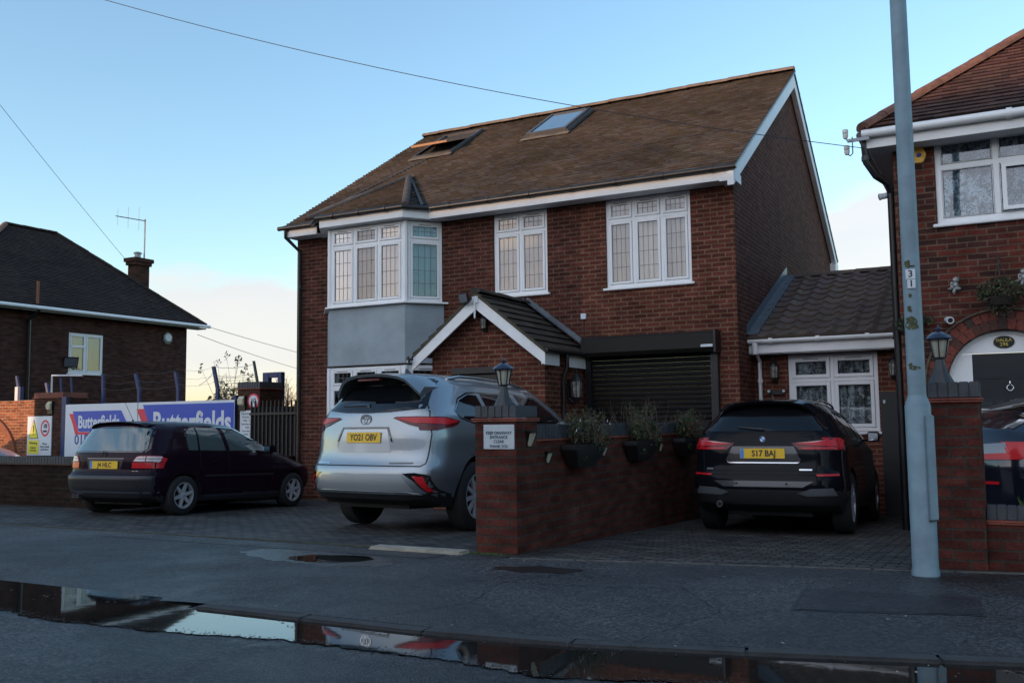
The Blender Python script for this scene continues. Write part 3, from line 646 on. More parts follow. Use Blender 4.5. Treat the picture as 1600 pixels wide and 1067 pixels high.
A = onr(-11.0, 16.25, .04); Lp = Vector((BL-.42, by-.03, 5.18)); Rp = Vector((BR_+.20, by-.03, 5.18)); R2 = Vector((BRo-.24, EAV_Y+.0, 5.2))
U = (Rp-Lp).normalized(); nrm = U.cross(A-Lp).normalized(); Sv = nrm.cross(U).normalized(); a2 = ((A-Lp).dot(U), (A-Lp).dot(Sv))
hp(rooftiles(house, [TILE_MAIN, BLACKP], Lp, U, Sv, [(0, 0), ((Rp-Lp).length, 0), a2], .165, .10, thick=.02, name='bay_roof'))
U = (R2-Rp).normalized(); nrm = U.cross(A-Rp).normalized(); Sv = nrm.cross(U).normalized(); a2 = ((A-Rp).dot(U), (A-Rp).dot(Sv))
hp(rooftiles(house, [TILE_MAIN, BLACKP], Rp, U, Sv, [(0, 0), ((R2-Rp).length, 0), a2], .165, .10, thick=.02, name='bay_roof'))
hp(ridgetiles(house, TILE_MAIN, Lp+Vector((.05, 0, .03)), A+Vector((0, 0, .04)), .085, .32, name='hip_tiles')); hp(ridgetiles(house, TILE_MAIN, Rp+Vector((-.02, 0, .03)), A+Vector((0, 0, .03)), .075, .32, name='hip_tiles'))
mb = MB(); mb.add([R2+Vector((0, 0, .05)), R2+Vector((.08, 0, .05)), A+Vector((.07, 0, .0)), A+Vector((.02, 0, .03))], [(0, 1, 2, 3)]); hp(mb.build('flashing', M('dark_strip'), house))
# roof windows
def rooflight(x0, x1, y0, y1, tilt):
    c = onr(x0, y0, .02); e = onr(x0, y1, .02); L = (e-c).length; X = Vector((1, 0, 0)); w = x1-x0; mb = MB(); t = .055; hgt = .065
    for (u0, u1, v0, v1) in ((0, t, 0, L), (w-t, w, 0, L), (t, w-t, 0, t), (t, w-t, L-t, L)): mb.obox(c+X*u0+SDIR*v0, X, SDIR, RN, u1-u0, v1-v0, hgt)
    f = hp(mb.build('roof_window', M('roof_window_grey', (.085, .085, .09), .5, var=(5, .3)), house, bevel=.006))
    mb = MB(); mb.obox(c-X*.04-SDIR*.14+RN*.02, X, SDIR, RN, w+.08, .14, .012); mb.build('apron', M('apron_lead', (.17, .15, .12), .7, var=(5, .5)), f)
    mb = MB(); mb.obox(c+X*t+SDIR*t+RN*.004, X, SDIR, RN, w-2*t, L-2*t, .01); mb.build('dark_plate', M('opening_dark', (.03, .028, .027), .9), f)  # flat near-black plate painted as the unlit opening; roof is not cut
    piv = c+SDIR*(L*.55)+RN*(hgt+.0); an = tilt; s2 = (SDIR*cos(an)-RN*sin(an)) if tilt else SDIR; n2_ = X.cross(s2)
    if n2_.z < 0: n2_ = -n2_
    mb = MB(); b0 = piv-s2*(L*.55-.02)
    for (u0, u1, v0, v1) in ((.05, .12, 0, L-.06), (w-.12, w-.05, 0, L-.06), (.12, w-.12, 0, .08), (.12, w-.12, L-.14, L-.06)): mb.obox(b0+X*u0+s2*v0, X, s2, n2_, u1-u0, v1-v0, .05)
    s = mb.build('roof_sash', M('sash_sunlit', (.34, .18, .095), .6) if tilt else M('roof_window_grey'), f, bevel=.004)  # tilted sash: wood colour lightened to orange, sunlight painted in
    mb = MB(); mb.add([b0+X*.12+s2*.08+n2_*.03, b0+X*(w-.12)+s2*.08+n2_*.03, b0+X*(w-.12)+s2*(L-.14)+n2_*.03, b0+X*.12+s2*(L-.14)+n2_*.03], [(0, 1, 2, 3)]); mb.build('pane', M('roof_glass', (.06, .09, .12), .03, spec=1.0, coat=1), f)
    return f
M('roof_window_grey', (.085, .085, .09), .5, var=(5, .3))
rooflight(-9.02, -7.96, 17.72, 19.1, 0)
f = rooflight(-11.85, -10.8, 17.62, 19.1, radians(12)); f['label'] = 'open roof window with tilted sash'

# roller shutter
mb = MB(); mb.prism([(-6.34, FY-.01, 2.30), (-6.34, 14.50, 2.30), (-6.34, 14.44, 2.36), (-6.34, 14.44, 2.58), (-6.34, 14.50, 2.63), (-6.34, FY-.01, 2.63)], (2.26, 0, 0)); sh = hp(mb.build('shutter_box', M('shutter_bronze', (.020, .018, .016), .6, spec=.25, var=(3, .2)), house))
mb = MB(); mb.box(-4.075, -4.045, 14.43, FY-.005, 2.285, 2.645); mb.box(-4.28, -4.09, 14.425, 14.437, 2.37, 2.41, 1); mb.build('end_plate', [BLACKP, SIGNW], sh)
mb = MB(); z = -.3
while z < 2.34:
    vs = []
    for k in range(6):
        t = k/5; yy = 14.72-.014*sin(pi*t)**.7; vs += [(-6.28, yy, z+.066*t), (-4.16, yy, z+.066*t)]
    mb.add(vs, [(2*k, 2*k+1, 2*k+3, 2*k+2) for k in range(5)]); mb.add([(-6.28, 14.725, z+.066), (-4.16, 14.725, z+.066), (-4.16, 14.725, z+.077), (-6.28, 14.725, z+.077)], [(0, 1, 2, 3)]); z += .077
hp(mb.build('shutter_curtain', M('shutter_slats', (.007, .007, .008), .62, spec=.15, var=(3, .2)), house, smooth=40))
for a, b_ in ((-4.20, -4.08), (-6.36, -6.26)): hp(MB().box(a, b_, 14.66, 14.77, -.4, 2.30).build('shutter_rail', BLACKP, house, bevel=.006))
# sensor box on the seam
mb = MB(); mb.box(-6.455, -6.365, FY-.04, FY-.001, 2.97, 3.065); mb.tube([(-6.41, FY-.012, 2.97), (-6.41, FY-.012, 2.64)], .009, 6, 1); hp(mb.build('sensor_box', [SIGNW, BLACKP], house))

# porch
PX, PY, PZ, PW, PE = -7.52, 12.97, 3.31, 1.20, 2.36      # ridge x, front y, ridge z, half width, eave z
mb = MB(); wl, wr = -8.50, -6.42
g = lambda x: PZ-.12-(abs(x-PX))*(PZ-PE)/PW
pts = [(wl, 13.22, ZB), (-8.05, 13.22, ZB), (-8.05, 13.22, 2.04), (-7.10, 13.22, 2.04), (-7.10, 13.22, ZB), (wr, 13.22, ZB), (wr, 13.22, g(wr)), (PX, 13.22, g(PX)), (wl, 13.22, g(wl))]
mb.add(pts, [tuple(range(9))]); mb.add([(wr, 13.22, ZB), (wr, FY, ZB), (wr, FY, g(wr)), (wr, 13.22, g(wr))], [(0, 1, 2, 3)]); mb.add([(wl, 13.22, ZB), (wl, FY, ZB), (wl, FY, g(wl)), (wl, 13.22, g(wl))], [(3, 2, 1, 0)])
hp(mb.build('porch_wall', MAIN_BR if False else NEW_BR, house))
mb = MB(); mb.box(-8.03, -7.12, 13.26, 13.31, ZB, 2.0); mb.box(-8.13, -7.02, 13.20, 13.26, 2.02, 2.12); d = hp(mb.build('front_door', M('door_dark', (.02, .018, .018), .4), house)); mb = MB(); mb.lathe((-7.2, 13.24, .9), [(.02, -.06), (.02, .06)], 8); mb.build('handle', CHROME, d)
for sgn in (-1, 1):
    ex = PX+sgn*PW; sv = Vector((-sgn*PW, 0, PZ-PE)); L = sv.length
    if sgn > 0: hp(rooftiles(house, [TILE_PORCH, BLACKP], (ex, PY, PE), (0, 1, 0), sv, [(0, 0), (FY-PY, 0), (FY-PY, L), (0, L)], .30, .20, thick=.025, name='porch_roof'))
    else: hp(rooftiles(house, [TILE_PORCH, BLACKP], (ex, FY, PE), (0, -1, 0), sv, [(0, 0), (FY-PY, 0), (FY-PY, L), (0, L)], .30, .20, thick=.025, name='porch_roof'))
    p = Vector((ex+sgn*.02, PY+.01, PE-.06)); q = Vector((PX, PY+.01, PZ-.045)); dn = Vector((0, 0, -.20))
    mb = MB(); mb.prism([p, q, q+dn*1.15, p+dn], (0, .03, 0)); hp(mb.build('bargeboard', FASC, house))
    p = Vector((ex+sgn*.03, PY-.004, PE-.03)); q = Vector((PX, PY-.004, PZ+.0)); mb = MB(); mb.prism([p, q, q-Vector((0, 0, .045)), p-Vector((0, 0, .045))], (0, .05, 0)); hp(mb.build('verge_mortar', M('mossy_mortar', (.10, .085, .05), .95, var=(18, .5)), house))
hp(ridgetiles(house, TILE_PORCH, (PX, PY-.01, PZ+.03), (PX, FY, PZ+.03), .10, .33))
mb = MB(); mb.box(PX+PW-.06, PX+PW-.03, PY+.04, 13.62, PE-.25, PE-.06); mb.box(PX+PW-.06, PX+PW-.03, 13.95, FY-.0, PE-.25, PE-.06); hp(mb.build('porch_fascia', FASC, house))
hp(gutter(house, (PX+PW+.03, PY+.02, PE-.03), (PX+PW+.03, FY, PE-.03), .04, BLACKP)); hp(downpipe(house, [(PX+PW+.03, 13.78, PE-.05), (PX+PW+.03, 13.78, PE-.25), (wr+.06, 13.78, PE-.45), (wr+.06, 13.78, -.3)], .032, BLACKP))
for sgn in (1, -1):
    a = Vector((PX, FY-.015, PZ+.06)); b_ = Vector((PX+sgn*(PW+.10), FY-.015, PE+.02)); d_ = (b_-a).normalized(); nn_ = Vector((-d_.z*sgn, 0, d_.x*sgn)); mb = MB()
    mb.prism([a, b_, b_+nn_*.07, a+nn_*.07], (0, -.02, 0)); mb.add([a+Vector((0, -.02, 0)), b_+Vector((0, -.02, 0)), b_+Vector((0, -.16, 0))-nn_*-.006, a+Vector((0, -.16, 0))-nn_*-.006], [(0, 1, 2, 3)]); hp(mb.build('flashing', LEADF, house))
mb = MB(); mb.lathe((PX, PY-.02, PZ-.35), [(.006, -.08), (.012, -.06), (.02, -.04), (.01, -.02), (.018, 0), (.018, .28)], 10); mb.obox((PX-.05, PY-.02, PZ-.17), (1, 0, 0), (0, 1, 0), (0, 0, 1), .10, .03, .10); hp(mb.build('finial', FASC, house, smooth=40))
def flood(name, loc, aim, label, s=.12, mat=None):
    t = thing(name, label, 'light', loc); A_ = Vector(aim).normalized(); X = A_.cross(Vector((0, 0, 1))).normalized(); Y = X.cross(A_)
    mb = MB(); mb.obox(A_*.06-X*s-Y*s*.75, X, Y, A_, 2*s, 1.5*s, .035); mb.build('housing', mat or BLACKP, t, bevel=.008)
    mb = MB(); mb.obox(A_*.094-X*s*.85-Y*s*.6, X, Y, A_, 1.7*s, 1.2*s, .006); mb.build('lens', M('flood_lens', (.10, .11, .13), .1, coat=1), t)
    mb = MB(); mb.tube([(0, .04, 0), A_*.07], .02, 8); mb.build('bracket', BLACKP, t); return t
flood('floodlight', (PX-.12, PY-.04, PZ-.08), (-.35, -1, -.25), 'black floodlight at the peak of the white porch gable', .11)
flood('floodlight', (PX-PW+.0, PY+.0, PE-.07), (-.9, -.8, -.25), 'small black spotlight at the left eave of the porch', .075)
def wall_lantern(loc, label, s=1.0, rz=0, group=None):
    t = thing('wall_lantern', label, 'lantern', loc, rz, group)
    mb = MB(); mb.lathe((0, -.12*s, 0), [(.03*s, -.20*s), (.05*s, -.16*s), (.062*s, -.13*s)], 8); mb.lathe((0, -.12*s, 0), [(.085*s, .08*s), (.075*s, .11*s), (.03*s, .17*s), (.012*s, .19*s), (.016*s, .22*s), (.004*s, .25*s)], 8); 
    for k in range(8): th = 2*pi*(k+.5)/8; mb.tube([(.062*s*cos(th), -.12*s+.062*s*sin(th), -.13*s), (.078*s*cos(th), -.12*s+.078*s*sin(th), .08*s)], .006*s, 5)
    mb.build('cage', BLACKM, t); mb = MB(); mb.lathe((0, -.12*s, 0), [(.056*s, -.13*s), (.072*s, .08*s)], 8); mb.build('glass', M('lantern_glass', (.42, .40, .36), .12, var=(18, .7)), t)
    mb = MB(); mb.box(-.03*s, .03*s, -.015*s, 0, -.2*s, .1*s); mb.tube([(0, -.01*s, -.15*s), (0, -.08*s, -.2*s), (0, -.12*s, -.19*s)], .012*s, 6); mb.build('bracket', BLACKM, t); return t
wall_lantern((PX+.06, 13.21, 2.83), 'small dark lamp under the porch gable peak', .7)
wall_lantern((-6.40, 14.05, 1.78), 'black lantern on the porch side wall beside the roller shutter', 1.2, radians(90))
# ------------------------------------------------------------------ annex
AY = 15.75
annex = thing('annex', 'low brick side extension with dark pantile roof and white gutter between the two houses', 'extension', (-2.5, AY, ZB))
def at(parent):
    inv = Matrix.Translation(-Vector(parent.location))
    def f(o): o.matrix_parent_inverse = inv; return o
    return f
ax = at(annex)
mb = MB(); wallgrid(mb, (XR+.003, AY, ZB), (1, 0, 0), (0, -1, 0), 2.56, 2.9, [(-3.22-XR, -1.84-XR, 1.02-ZB, 2.27-ZB)], .08); ax(mb.build('wall', NEW_BR, annex))
ax(window(annex, (-3.22, AY, 1.02), (1, 0, 0), (0, -1, 0), 1.38, 1.25, [1, 1], .42, LACE, leads=None, fw=.06, sash=.06, pleat=.16, cdepth=.07))
mb = MB(); mb.box(-1.79, -1.55, 15.5, 15.56, -.4, 1.62); mb.box(-1.75, -1.72, 15.48, 15.5, 1.45, 1.5, 1); ax(mb.build('side_door', [BLACKM, SIGNW], annex))
mb = MB(); mb.prism([(XR, 15.44, 2.30), (-1.46, 15.44, 2.30), (-1.60, 15.44, 2.47), (XR, 15.44, 2.47)], (0, .03, 0)); mb.box(XR, -1.55, 15.47, AY, 2.285, 2.30); ax(mb.build('fascia', FASC, annex))
ax(gutter(annex, (XR-.0, 15.385, 2.50), (-1.55, 15.385, 2.50), .05, UPVC, brackets=3))
ax(downpipe(annex, [(-3.66, 15.39, 2.49), (-3.66, 15.39, 2.28)], .05, UPVC)); ax(downpipe(annex, [(-3.66, 15.44, 2.30), (-3.66, 15.68, 2.18), (-3.66, 15.68, -.3)], .034, UPVC, collars=[(-3.66, 15.68, 1.86)]))
sv = Vector((0, 18.7-15.33, 3.98-2.54))
ax(rooftiles(annex, [TILE_ANNEX, BLACKP], (XR, 15.33, 2.54), (1, 0, 0), sv, [(0, 0), (2.3, 0), (2.56, .5), (2.56, sv.length), (0, sv.length)], .30, .33, thick=.03, wave=.045, stagger=False, tintv=.15))
mb = MB(); mb.prism([(XR, 18.7, 3.95), (XR+2.56, 18.7, 3.95), (XR+2.56, 22, 2.6), (XR, 22, 2.6)], (0, 0, -.06)); ax(mb.build('rear_roof', TILE_ANNEX, annex))
ax(ridgetiles(annex, TILE_ANNEX, (XR, 18.7, 4.0), (XR+2.56, 18.7, 4.0), .11, .45))
n_ = Vector((1, 0, 0)).cross(sv.normalized()); a = Vector((XR+.005, 15.33, 2.54)); b_ = a+sv; mb = MB()
mb.add([a+n_*.07, b_+n_*.07, b_+n_*.07+Vector((.17, 0, 0)), a+n_*.07+Vector((.17, 0, 0)), a+n_*.07+Vector((0, 0, .16)), b_+n_*.07+Vector((0, 0, .16))], [(0, 1, 2, 3), (0, 4, 5, 1)]); ax(mb.build('flashing', LEADF, annex))
wall_lantern((-3.42, AY, 2.02), 'black lantern beside the white downpipe on the side extension', .9)
wall_lantern((-1.60, AY, 2.0), 'black lantern at the right of the lace curtained extension window', .9)
t = thing('twin_spotlight', 'black twin spotlight bar under the lantern beside the white downpipe', 'light', (-3.40, AY, 1.68))
mb = MB(); mb.box(-.12, .12, -.05, 0, -.05, .02); mb.build('bar', BLACKP, t)
for s_ in (-1, 1): mb = MB(); mb.lathe((s_*.12, -.05, .01), [(.02, 0), (.032, -.05 if False else .05)], 10, axis=(0, -1, -.2)); h_ = mb.build('spot_head', BLACKP, t); mb = MB(); mb.lathe((s_*.12, -.095, .005), [(.024, 0), (.024, .008)], 10, axis=(0, -1, -.2)); mb.build('lens', SIGNW, h_)

# ------------------------------------------------------------------ right house
RX, RY = -1.20, 12.80
rh = thing('neighbour_house', 'dark red brick house with red hipped roof and white arched doorway behind the lamp post', 'house', (.5, RY, ZB)); rp = at(rh)
mb = MB(); cx, rr_, zs = -.05, .62, 1.63
# wall with arched opening
def arch(cx, r, zs, n=16): return [(cx+r*cos(pi*k/n), zs+r*sin(pi*k/n)) for k in range(n+1)]
AR = arch(cx, .64, zs)
mb2 = bmesh.new()
O_ = (RX, RY, ZB); wallgrid(mb, (RX, RY, 2.9), (1, 0, 0), (0, -1, 0), 5.2, 4.85-2.9, [(-.71-RX, 1.6-RX, 3.62-2.9, 4.71-2.9)], .09)
for i in range(16):
    (x0, z0), (x1, z1) = AR[i], AR[i+1]; mb.add([(x0, RY, z0), (x1, RY, z1), (x1, RY, 2.9), (x0, RY, 2.9)], [(0, 1, 2, 3)]); mb.add([(x0, RY, z0), (x1, RY, z1), (x1, RY+.35, z1), (x0, RY+.35, z0)], [(0, 1, 2, 3)])
for x0, x1 in ((RX, cx-.64), (cx+.64, RX+5.2)):
    mb.add([(x0, RY, ZB), (x1, RY, ZB), (x1, RY, 2.9), (x0, RY, 2.9)], [(0, 1, 2, 3)])
for x0 in (cx-.64, cx+.64): mb.add([(x0, RY, ZB), (x0, RY+.35, ZB), (x0, RY+.35, zs), (x0, RY, zs)], [(0, 1, 2, 3)])
mb.add([(RX, RY, ZB), (RX, RY+9, ZB), (RX, RY+9, 4.85), (RX, RY, 4.85)], [(0, 1, 2, 3)])
rp(mb.build('wall', RIGHT_BR, rh))
# arch voussoirs: two rings and a drip course
mb = MB()
for (r0, r1, n) in ((.645, .76, 23), (.765, .875, 27)):
    for k in range(n):
        t0, t1 = pi*(k+.07)/n, pi*(k+.93)/n; p = [(cx+r0*cos(t0), RY-.006, zs+r0*sin(t0)), (cx+r1*cos(t0), RY-.006, zs+r1*sin(t0)), (cx+r1*cos(t1), RY-.006, zs+r1*sin(t1)), (cx+r0*cos(t1), RY-.006, zs+r0*sin(t1))]
        mb.prism(p, (0, .05, 0), rnd.choice([0, 0, 1, 2]))
rp(mb.build('arch_bricks', [M('arch_red', (.20, .05, .035), .85, var=(20, .4)), M('arch_brown', (.10, .04, .03), .85, var=(20, .4)), M('arch_dark', (.06, .035, .03), .85, var=(20, .4))], rh))
mb = MB()
for k in range(26):
    t0, t1 = pi*k/26, pi*(k+1)/26; mb.prism([(cx+r*cos(t), RY-.03, zs+r*sin(t)) for r, t in ((.88, t0), (.905, t0), (.905, t1), (.88, t1))], (0, .04, 0))
rp(mb.build('drip_course', M('drip_course', (.12, .095, .07), .9, var=(15, .5)), rh))
mb = MB(); pts = [(x, RY+.10, z) for x, z in arch(cx, .635, zs, 24)]
ring = [(cx+.595*cos(pi*k/24), RY+.10, zs+.595*sin(pi*k/24)) for k in range(25)]
for k in range(24): mb.prism([pts[k], pts[k+1], ring[k+1], ring[k]], (0, .05, 0))
fan = [p for p in arch(cx, .60, zs, 24) if p[1] > 1.995]; mb.prism([(x, RY+.125, z) for x, z in fan], (0, .03, 0)); mb.box(cx-.60, cx-.50+.14, RY+.12, RY+.15, ZB, 1.99); mb.box(cx-.62, cx-.575, RY+.10, RY+.15, ZB, 1.7)
mb.box(cx+.40, cx+.50, RY+.12, RY+.15, ZB, 1.99)
rp(mb.build('door_surround', UPVC, rh))
mb = MB(); mb.box(cx-.36, cx+.42, RY+.15, RY+.20, ZB, 1.99); 
mb.box(cx+.5, cx+.64, RY+.16, RY+.2, ZB, 1.9); dr = rp(mb.build('front_door', M('door_black', (.014, .016, .02), .3, coat=.3), rh))
for (a, b_, c, d_) in ((-.28, -.02, 1.68, 1.84), (.10, .36, 1.68, 1.84), (-.30, -.02, .75, 1.45), (.10, .38, .75, 1.45)):
    mb = MB(); mb.box(cx+a, cx+b_, RY+.140, RY+.150, c, d_); mb.build('panel', M('door_glass', (.035, .045, .05), .25, var=(30, .5)) if c < 1 else M('door_black'), dr, bevel=.004)
mb = MB(); mb.tube([(cx+.04+.035*sin(2*pi*k/14), RY+.13, 1.565+.035*cos(2*pi*k/14)) for k in range(15)], .007, 6); mb.lathe((cx+.04, RY+.13, 1.60), [(.010, 0), (.016, .02), (.006, .05)], 8); mb.build('knocker', CHROME, dr)
# house number plaque
t = thing('number_plaque', 'oval black plaque with gold lettering above the arched door', 'sign', (cx, RY+.12, 2.125))
mb = MB(); mb.prism([(.115*cos(2*pi*k/32), -.012, .075*sin(2*pi*k/32)) for k in range(32)], (0, .012, 0)); mb.build('plate', M('plaque_black', (.012, .012, .012), .25), t)
text('DALILA', .052, GOLD, t, face_mat((0, -.0135, .022)), bold=.001); text('296', .062, GOLD, t, face_mat((0, -.0135, -.030)), bold=.001)
# eaves, gutter, roof
rp(MB().box(RX-.27, RX+5.2, 12.44, 12.465, 4.62, 4.80).build('fascia', FASC, rh)); rp(MB().box(RX-.27, RX-.245, 12.467, RY+9, 4.62, 4.80).build('fascia', FASC, rh))
mb = MB(); mb.box(RX-.25, RX+5.2, 12.465, RY, 4.63, 4.645); mb.box(RX-.25, RX, RY, RY+9, 4.63, 4.645); rp(mb.build('soffit', M('soffit_grey', (.55, .56, .58), .7), rh))
rp(gutter(rh, (RX-.31, 12.385, 4.795), (RX+5.2, 12.385, 4.795), .055, UPVC, brackets=5))
rp(gutter(rh, (RX-.33, 12.40, 4.79), (RX-.33, RY+9, 4.79), .05, BLACKP))
c0 = Vector((RX-.32, 12.36, 4.86)); sl_ = .80
sv = Vector((0, 1, sl_)); L = sv.length; top_ = 4.0
rp(rooftiles(rh, [TILE_RIGHT, BLACKP], c0, (1, 0, 0), sv, [(0, 0), (6.5, 0), (6.5, top_*L), (top_, top_*L)], .17, .115, thick=.018, jit=.004, tintv=.3))
rp(rooftiles(rh, [TILE_RIGHT, BLACKP], c0+Vector((0, 9.5, 0)), (0, -1, 0), Vector((1, 0, sl_)), [(0, 0), (9.5, 0), (9.5-top_, top_*L), (0, top_*L)], .34, .3, thick=.018))
rp(ridgetiles(rh, M('hip_red', (.22, .10, .065), .85, var=(7, .5)), c0+Vector((.02, .02, .03)), c0+Vector((top_, top_, top_*sl_+.03)), .125, .34, name='hip_tiles'))
# upstairs window: plain lights, lace
def winR():
    f = window(rh, (-.71, RY, 3.63), (1, 0, 0), (0, -1, 0), 2.31, 1.08, [.72, 1.0, .72], .36, LACED, leads=None, fw=.07, sash=.012, pleat=.2, vents=False)
    return f
f = rp(winR()); mb = MB(); mb.obox((-.71+.74, RY-.03, 3.72), (1, 0, 0), (0, -1, 0), (0, 0, 1), .62, .02, .045); 
for a, b_, c, d_ in ((.74, .79, 3.72, 4.30), (1.31, 1.36, 3.72, 4.30)): mb.box(-.71+a, -.71+b_, RY-.02, RY-.0, c, d_)
mb.box(-.71+.79, -.71+1.31, RY-.02, RY, 4.255, 4.30); mb.build('opening_light', UPVC, f)
rp(downpipe(rh, [(RX-.30, 12.47, 4.78), (RX-.28, 12.48, 4.45), (RX-.18, 12.55, 4.28), (RX-.07, RY-.04, 4.22), (RX-.045, RY+.06, 4.1), (RX-.045, RY+.06, -.3)], .045, BLACKP, collars=[(RX-.28, 12.48, 4.5)]))
# alarm box, cameras, insulators, ornaments
t = thing('alarm_box', 'yellow diamond alarm box under the white gutter behind the lamp post', 'alarm', (-.885, RY, 4.53)); mb = MB()
mb.prism([(.09, -.05, 0), (.045, -.05, .10), (-.09, -.05, .10), (-.09, -.05, -.10), (.045, -.05, -.10)], (0, .05, 0)); mb.build('case', M('alarm_yellow', (.75, .42, .03), .4), t, bevel=.008); mb = MB(); mb.lathe((0, -.05, 0), [(.03, 0), (.02, .012)], 16, axis=(0, -1, 0)); mb.build('lamp', INKB, t)
def bullet(loc, rz, label):
    t = thing('security_camera', label, 'camera', loc, rz); mb = MB(); mb.lathe((0, -.03, 0), [(.035, 0), (.038, .04), (.038, .14), (.044, .15), (.044, .17)], 14, axis=(0, -1, -.15)); mb.build('body', SIGNW, t, smooth=40)
    mb = MB(); mb.lathe((0, -.175, -.02), [(.030, 0), (.030, .028)], 12, axis=(0, -1, -.15)); mb.build('lens', BLACKP, t); mb = MB(); mb.lathe((0, 0, .0), [(.03, 0), (.012, .012), (.012, .06)], 10, axis=(0, -1, 0)); mb.build('mount', SIGNW, t)
bullet((RX, RY+.12, 4.10), radians(-75), 'white bullet security camera on the left corner of the right house')
bullet((-.665, RY, 2.42), radians(15), 'small white security camera above the pillar lantern beside the arch')
t = thing('wire_bracket', 'galvanised bracket with two white insulators at the corner eave of the right house', 'bracket', (RX-.22, 12.35, 4.72)); 
mb = MB(); mb.obox((.0, 0, -.01), (-1, 0, 0), (0, 1, 0), (0, 0, 1), .26, .03, .04); mb.tube([(-.20, 0, .05), (-.20, 0, -.16), (-.23, 0, -.19), (-.27, 0, -.16)], .009, 6); mb.tube([(-.20, 0, .0), (-.25, 0, -.01), (-.28, 0, .04)], .009, 6); mb.build('arm', GALV, t)
for x, z in ((-.28, .04), (-.27, -.17)): mb = MB(); mb.lathe((x, 0, z), [(.025, 0), (.034, .03), (.034, .055), (.026, .06), (.036, .07), (.036, .11), (.02, .12)], 12); mb.build('insulator', M('porcelain', (.62, .60, .56), .25), t, smooth=35)
def ornament(loc, label, s=1):
    t = thing('wall_ornament', label, 'ornament', loc)
    mb = MB()
    def ball(c, r, sc=(1, 1, 1), n=10):
        vs = []; 
        for i in range(n+1):
            for k in range(12): th = pi*i/n; ph = 2*pi*k/12; vs.append((c[0]+r*sc[0]*sin(th)*cos(ph), c[1]+r*sc[1]*sin(th)*sin(ph), c[2]+r*sc[2]*cos(th)))
        mb.add(vs, [(i*12+k, i*12+(k+1) % 12, (i+1)*12+(k+1) % 12, (i+1)*12+k) for i in range(n) for k in range(12)])
    ball((.015*s, -.05, .06*s), .034*s); ball((0, -.045, -.01*s), .04*s, (1, .8, 1.3)); ball((-.03*s, -.05, .0), .022*s, (.8, .8, 2.0)); ball((.03*s, -.06, -.04*s), .026*s, (1.2, 1, .8)); ball((-.01*s, -.06, -.075*s), .022*s, (.8, .8, 1.5)); ball((-.05*s, -.035, -.035*s), .02*s, (1.2, .6, .8)); ball((.0, -.02, -.03*s), .03*s, (1.2, 1, 1.2))
    o = mb.build('figure', M('ornament_stone', (.48, .50, .50), .8, var=(24, .9)), t, smooth=60)
ornament((-.55, RY, 2.84), 'small grey stone figure on the brick wall between lamp post and hanging basket', 1.1)
ornament((.19, RY, 2.88), 'grey stone figure at the right of the hanging basket', 1.1)

# ------------------------------------------------------------------ foliage helper
def leaves(mb, C, R, n, s, mis, up=.3, rg=rnd, hollow=.25):
    C = Vector(C)
    for i in range(n):
        while True:
            p = Vector((rg.uniform(-1, 1), rg.uniform(-1, 1), rg.uniform(-1, 1)))
            if hollow < p.length < 1: break
        p = Vector((p.x*R[0], p.y*R[1], p.z*R[2]))+C; d = Vector((rg.gauss(0, 1), rg.gauss(0, 1), rg.gauss(up, 1))).normalized(); a = d.orthogonal().normalized(); b = d.cross(a)
        th = rg.uniform(0, 6.3); a, b = a*cos(th)+b*sin(th), b*cos(th)-a*sin(th); L = s*rg.uniform(.5, 1.4); w = L*rg.uniform(.3, .5)
        mb.add([p-a*L, p-b*w+d*L*.12, p+a*L, p+b*w+d*L*.12], [(0, 1, 2, 3)], rg.choice(mis))
def stems(mb, base, n, h, spread, mi, r=.003, rg=rnd):
    for i in range(n):
        p = Vector(base)+Vector((rg.uniform(-1, 1)*spread*.4, rg.uniform(-1, 1)*spread*.4, 0)); pts = [p]; d = Vector((rg.gauss(0, .35), rg.gauss(0, .35), 1)).normalized()
        for k in range(4): p = p+d*(h*rg.uniform(.18, .3)); pts.append(p); d = (d+Vector((rg.gauss(0, .25), rg.gauss(0, .25), rg.uniform(-.2, .1)))).normalized()
        mb.tube(pts, [r, r, r*.8, r*.6, r*.3], 4, mi)
# hanging basket on the right house
t = thing('hanging_basket', 'dark hanging basket of trailing plants on the brick wall above the arch', 'basket', (-.06, RY-.22, 2.68))
mb = MB(); mb.lathe((0, 0, -.12), [(.05, -.06), (.12, -.02), (.16, .06), (.165, .08)], 14); mb.build('basket', M('basket_dark', (.025, .02, .017), .9, bump=(60, .8)), t)
mb = MB(); leaves(mb, (0, 0, .02), (.27, .19, .17), 900, .028, [0, 1, 1, 2]); leaves(mb, (.0, 0, -.16), (.15, .13, .14), 260, .022, [1, 1, 2]); mb.build('plants', [LEAF, LEAFD, LEAFB], t)
mb = MB(); 
for k in range(3): th = 2*pi*k/3; mb.tube([(.16*cos(th), .16*sin(th), -.04), (0, 0, .42)], .003, 5)
mb.tube([(0, 0, .42), (0, .03, .47), (0, .22, .47)], .008, 6); mb.tube([(0, .215, .30), (0, .215, .50)], .008, 6); mb.build('chains', BLACKM, t)
t = thing('wall_planter', 'trailing plant in a dark planter on the wall corner behind the lamp post', 'planter', (-1.02, RY-.12, 2.42))
mb = MB(); mb.lathe((0, 0, -.16), [(.06, 0), (.10, .12), (.105, .14)], 12); mb.build('basket', BLACKP, t); mb = MB(); leaves(mb, (0, 0, .0), (.24, .12, .09), 300, .024, [0, 1, 1]); leaves(mb, (-.12, 0, -.05), (.12, .1, .09), 120, .024, [1]); mb.build('plants', [LEAF, LEAFD], t)

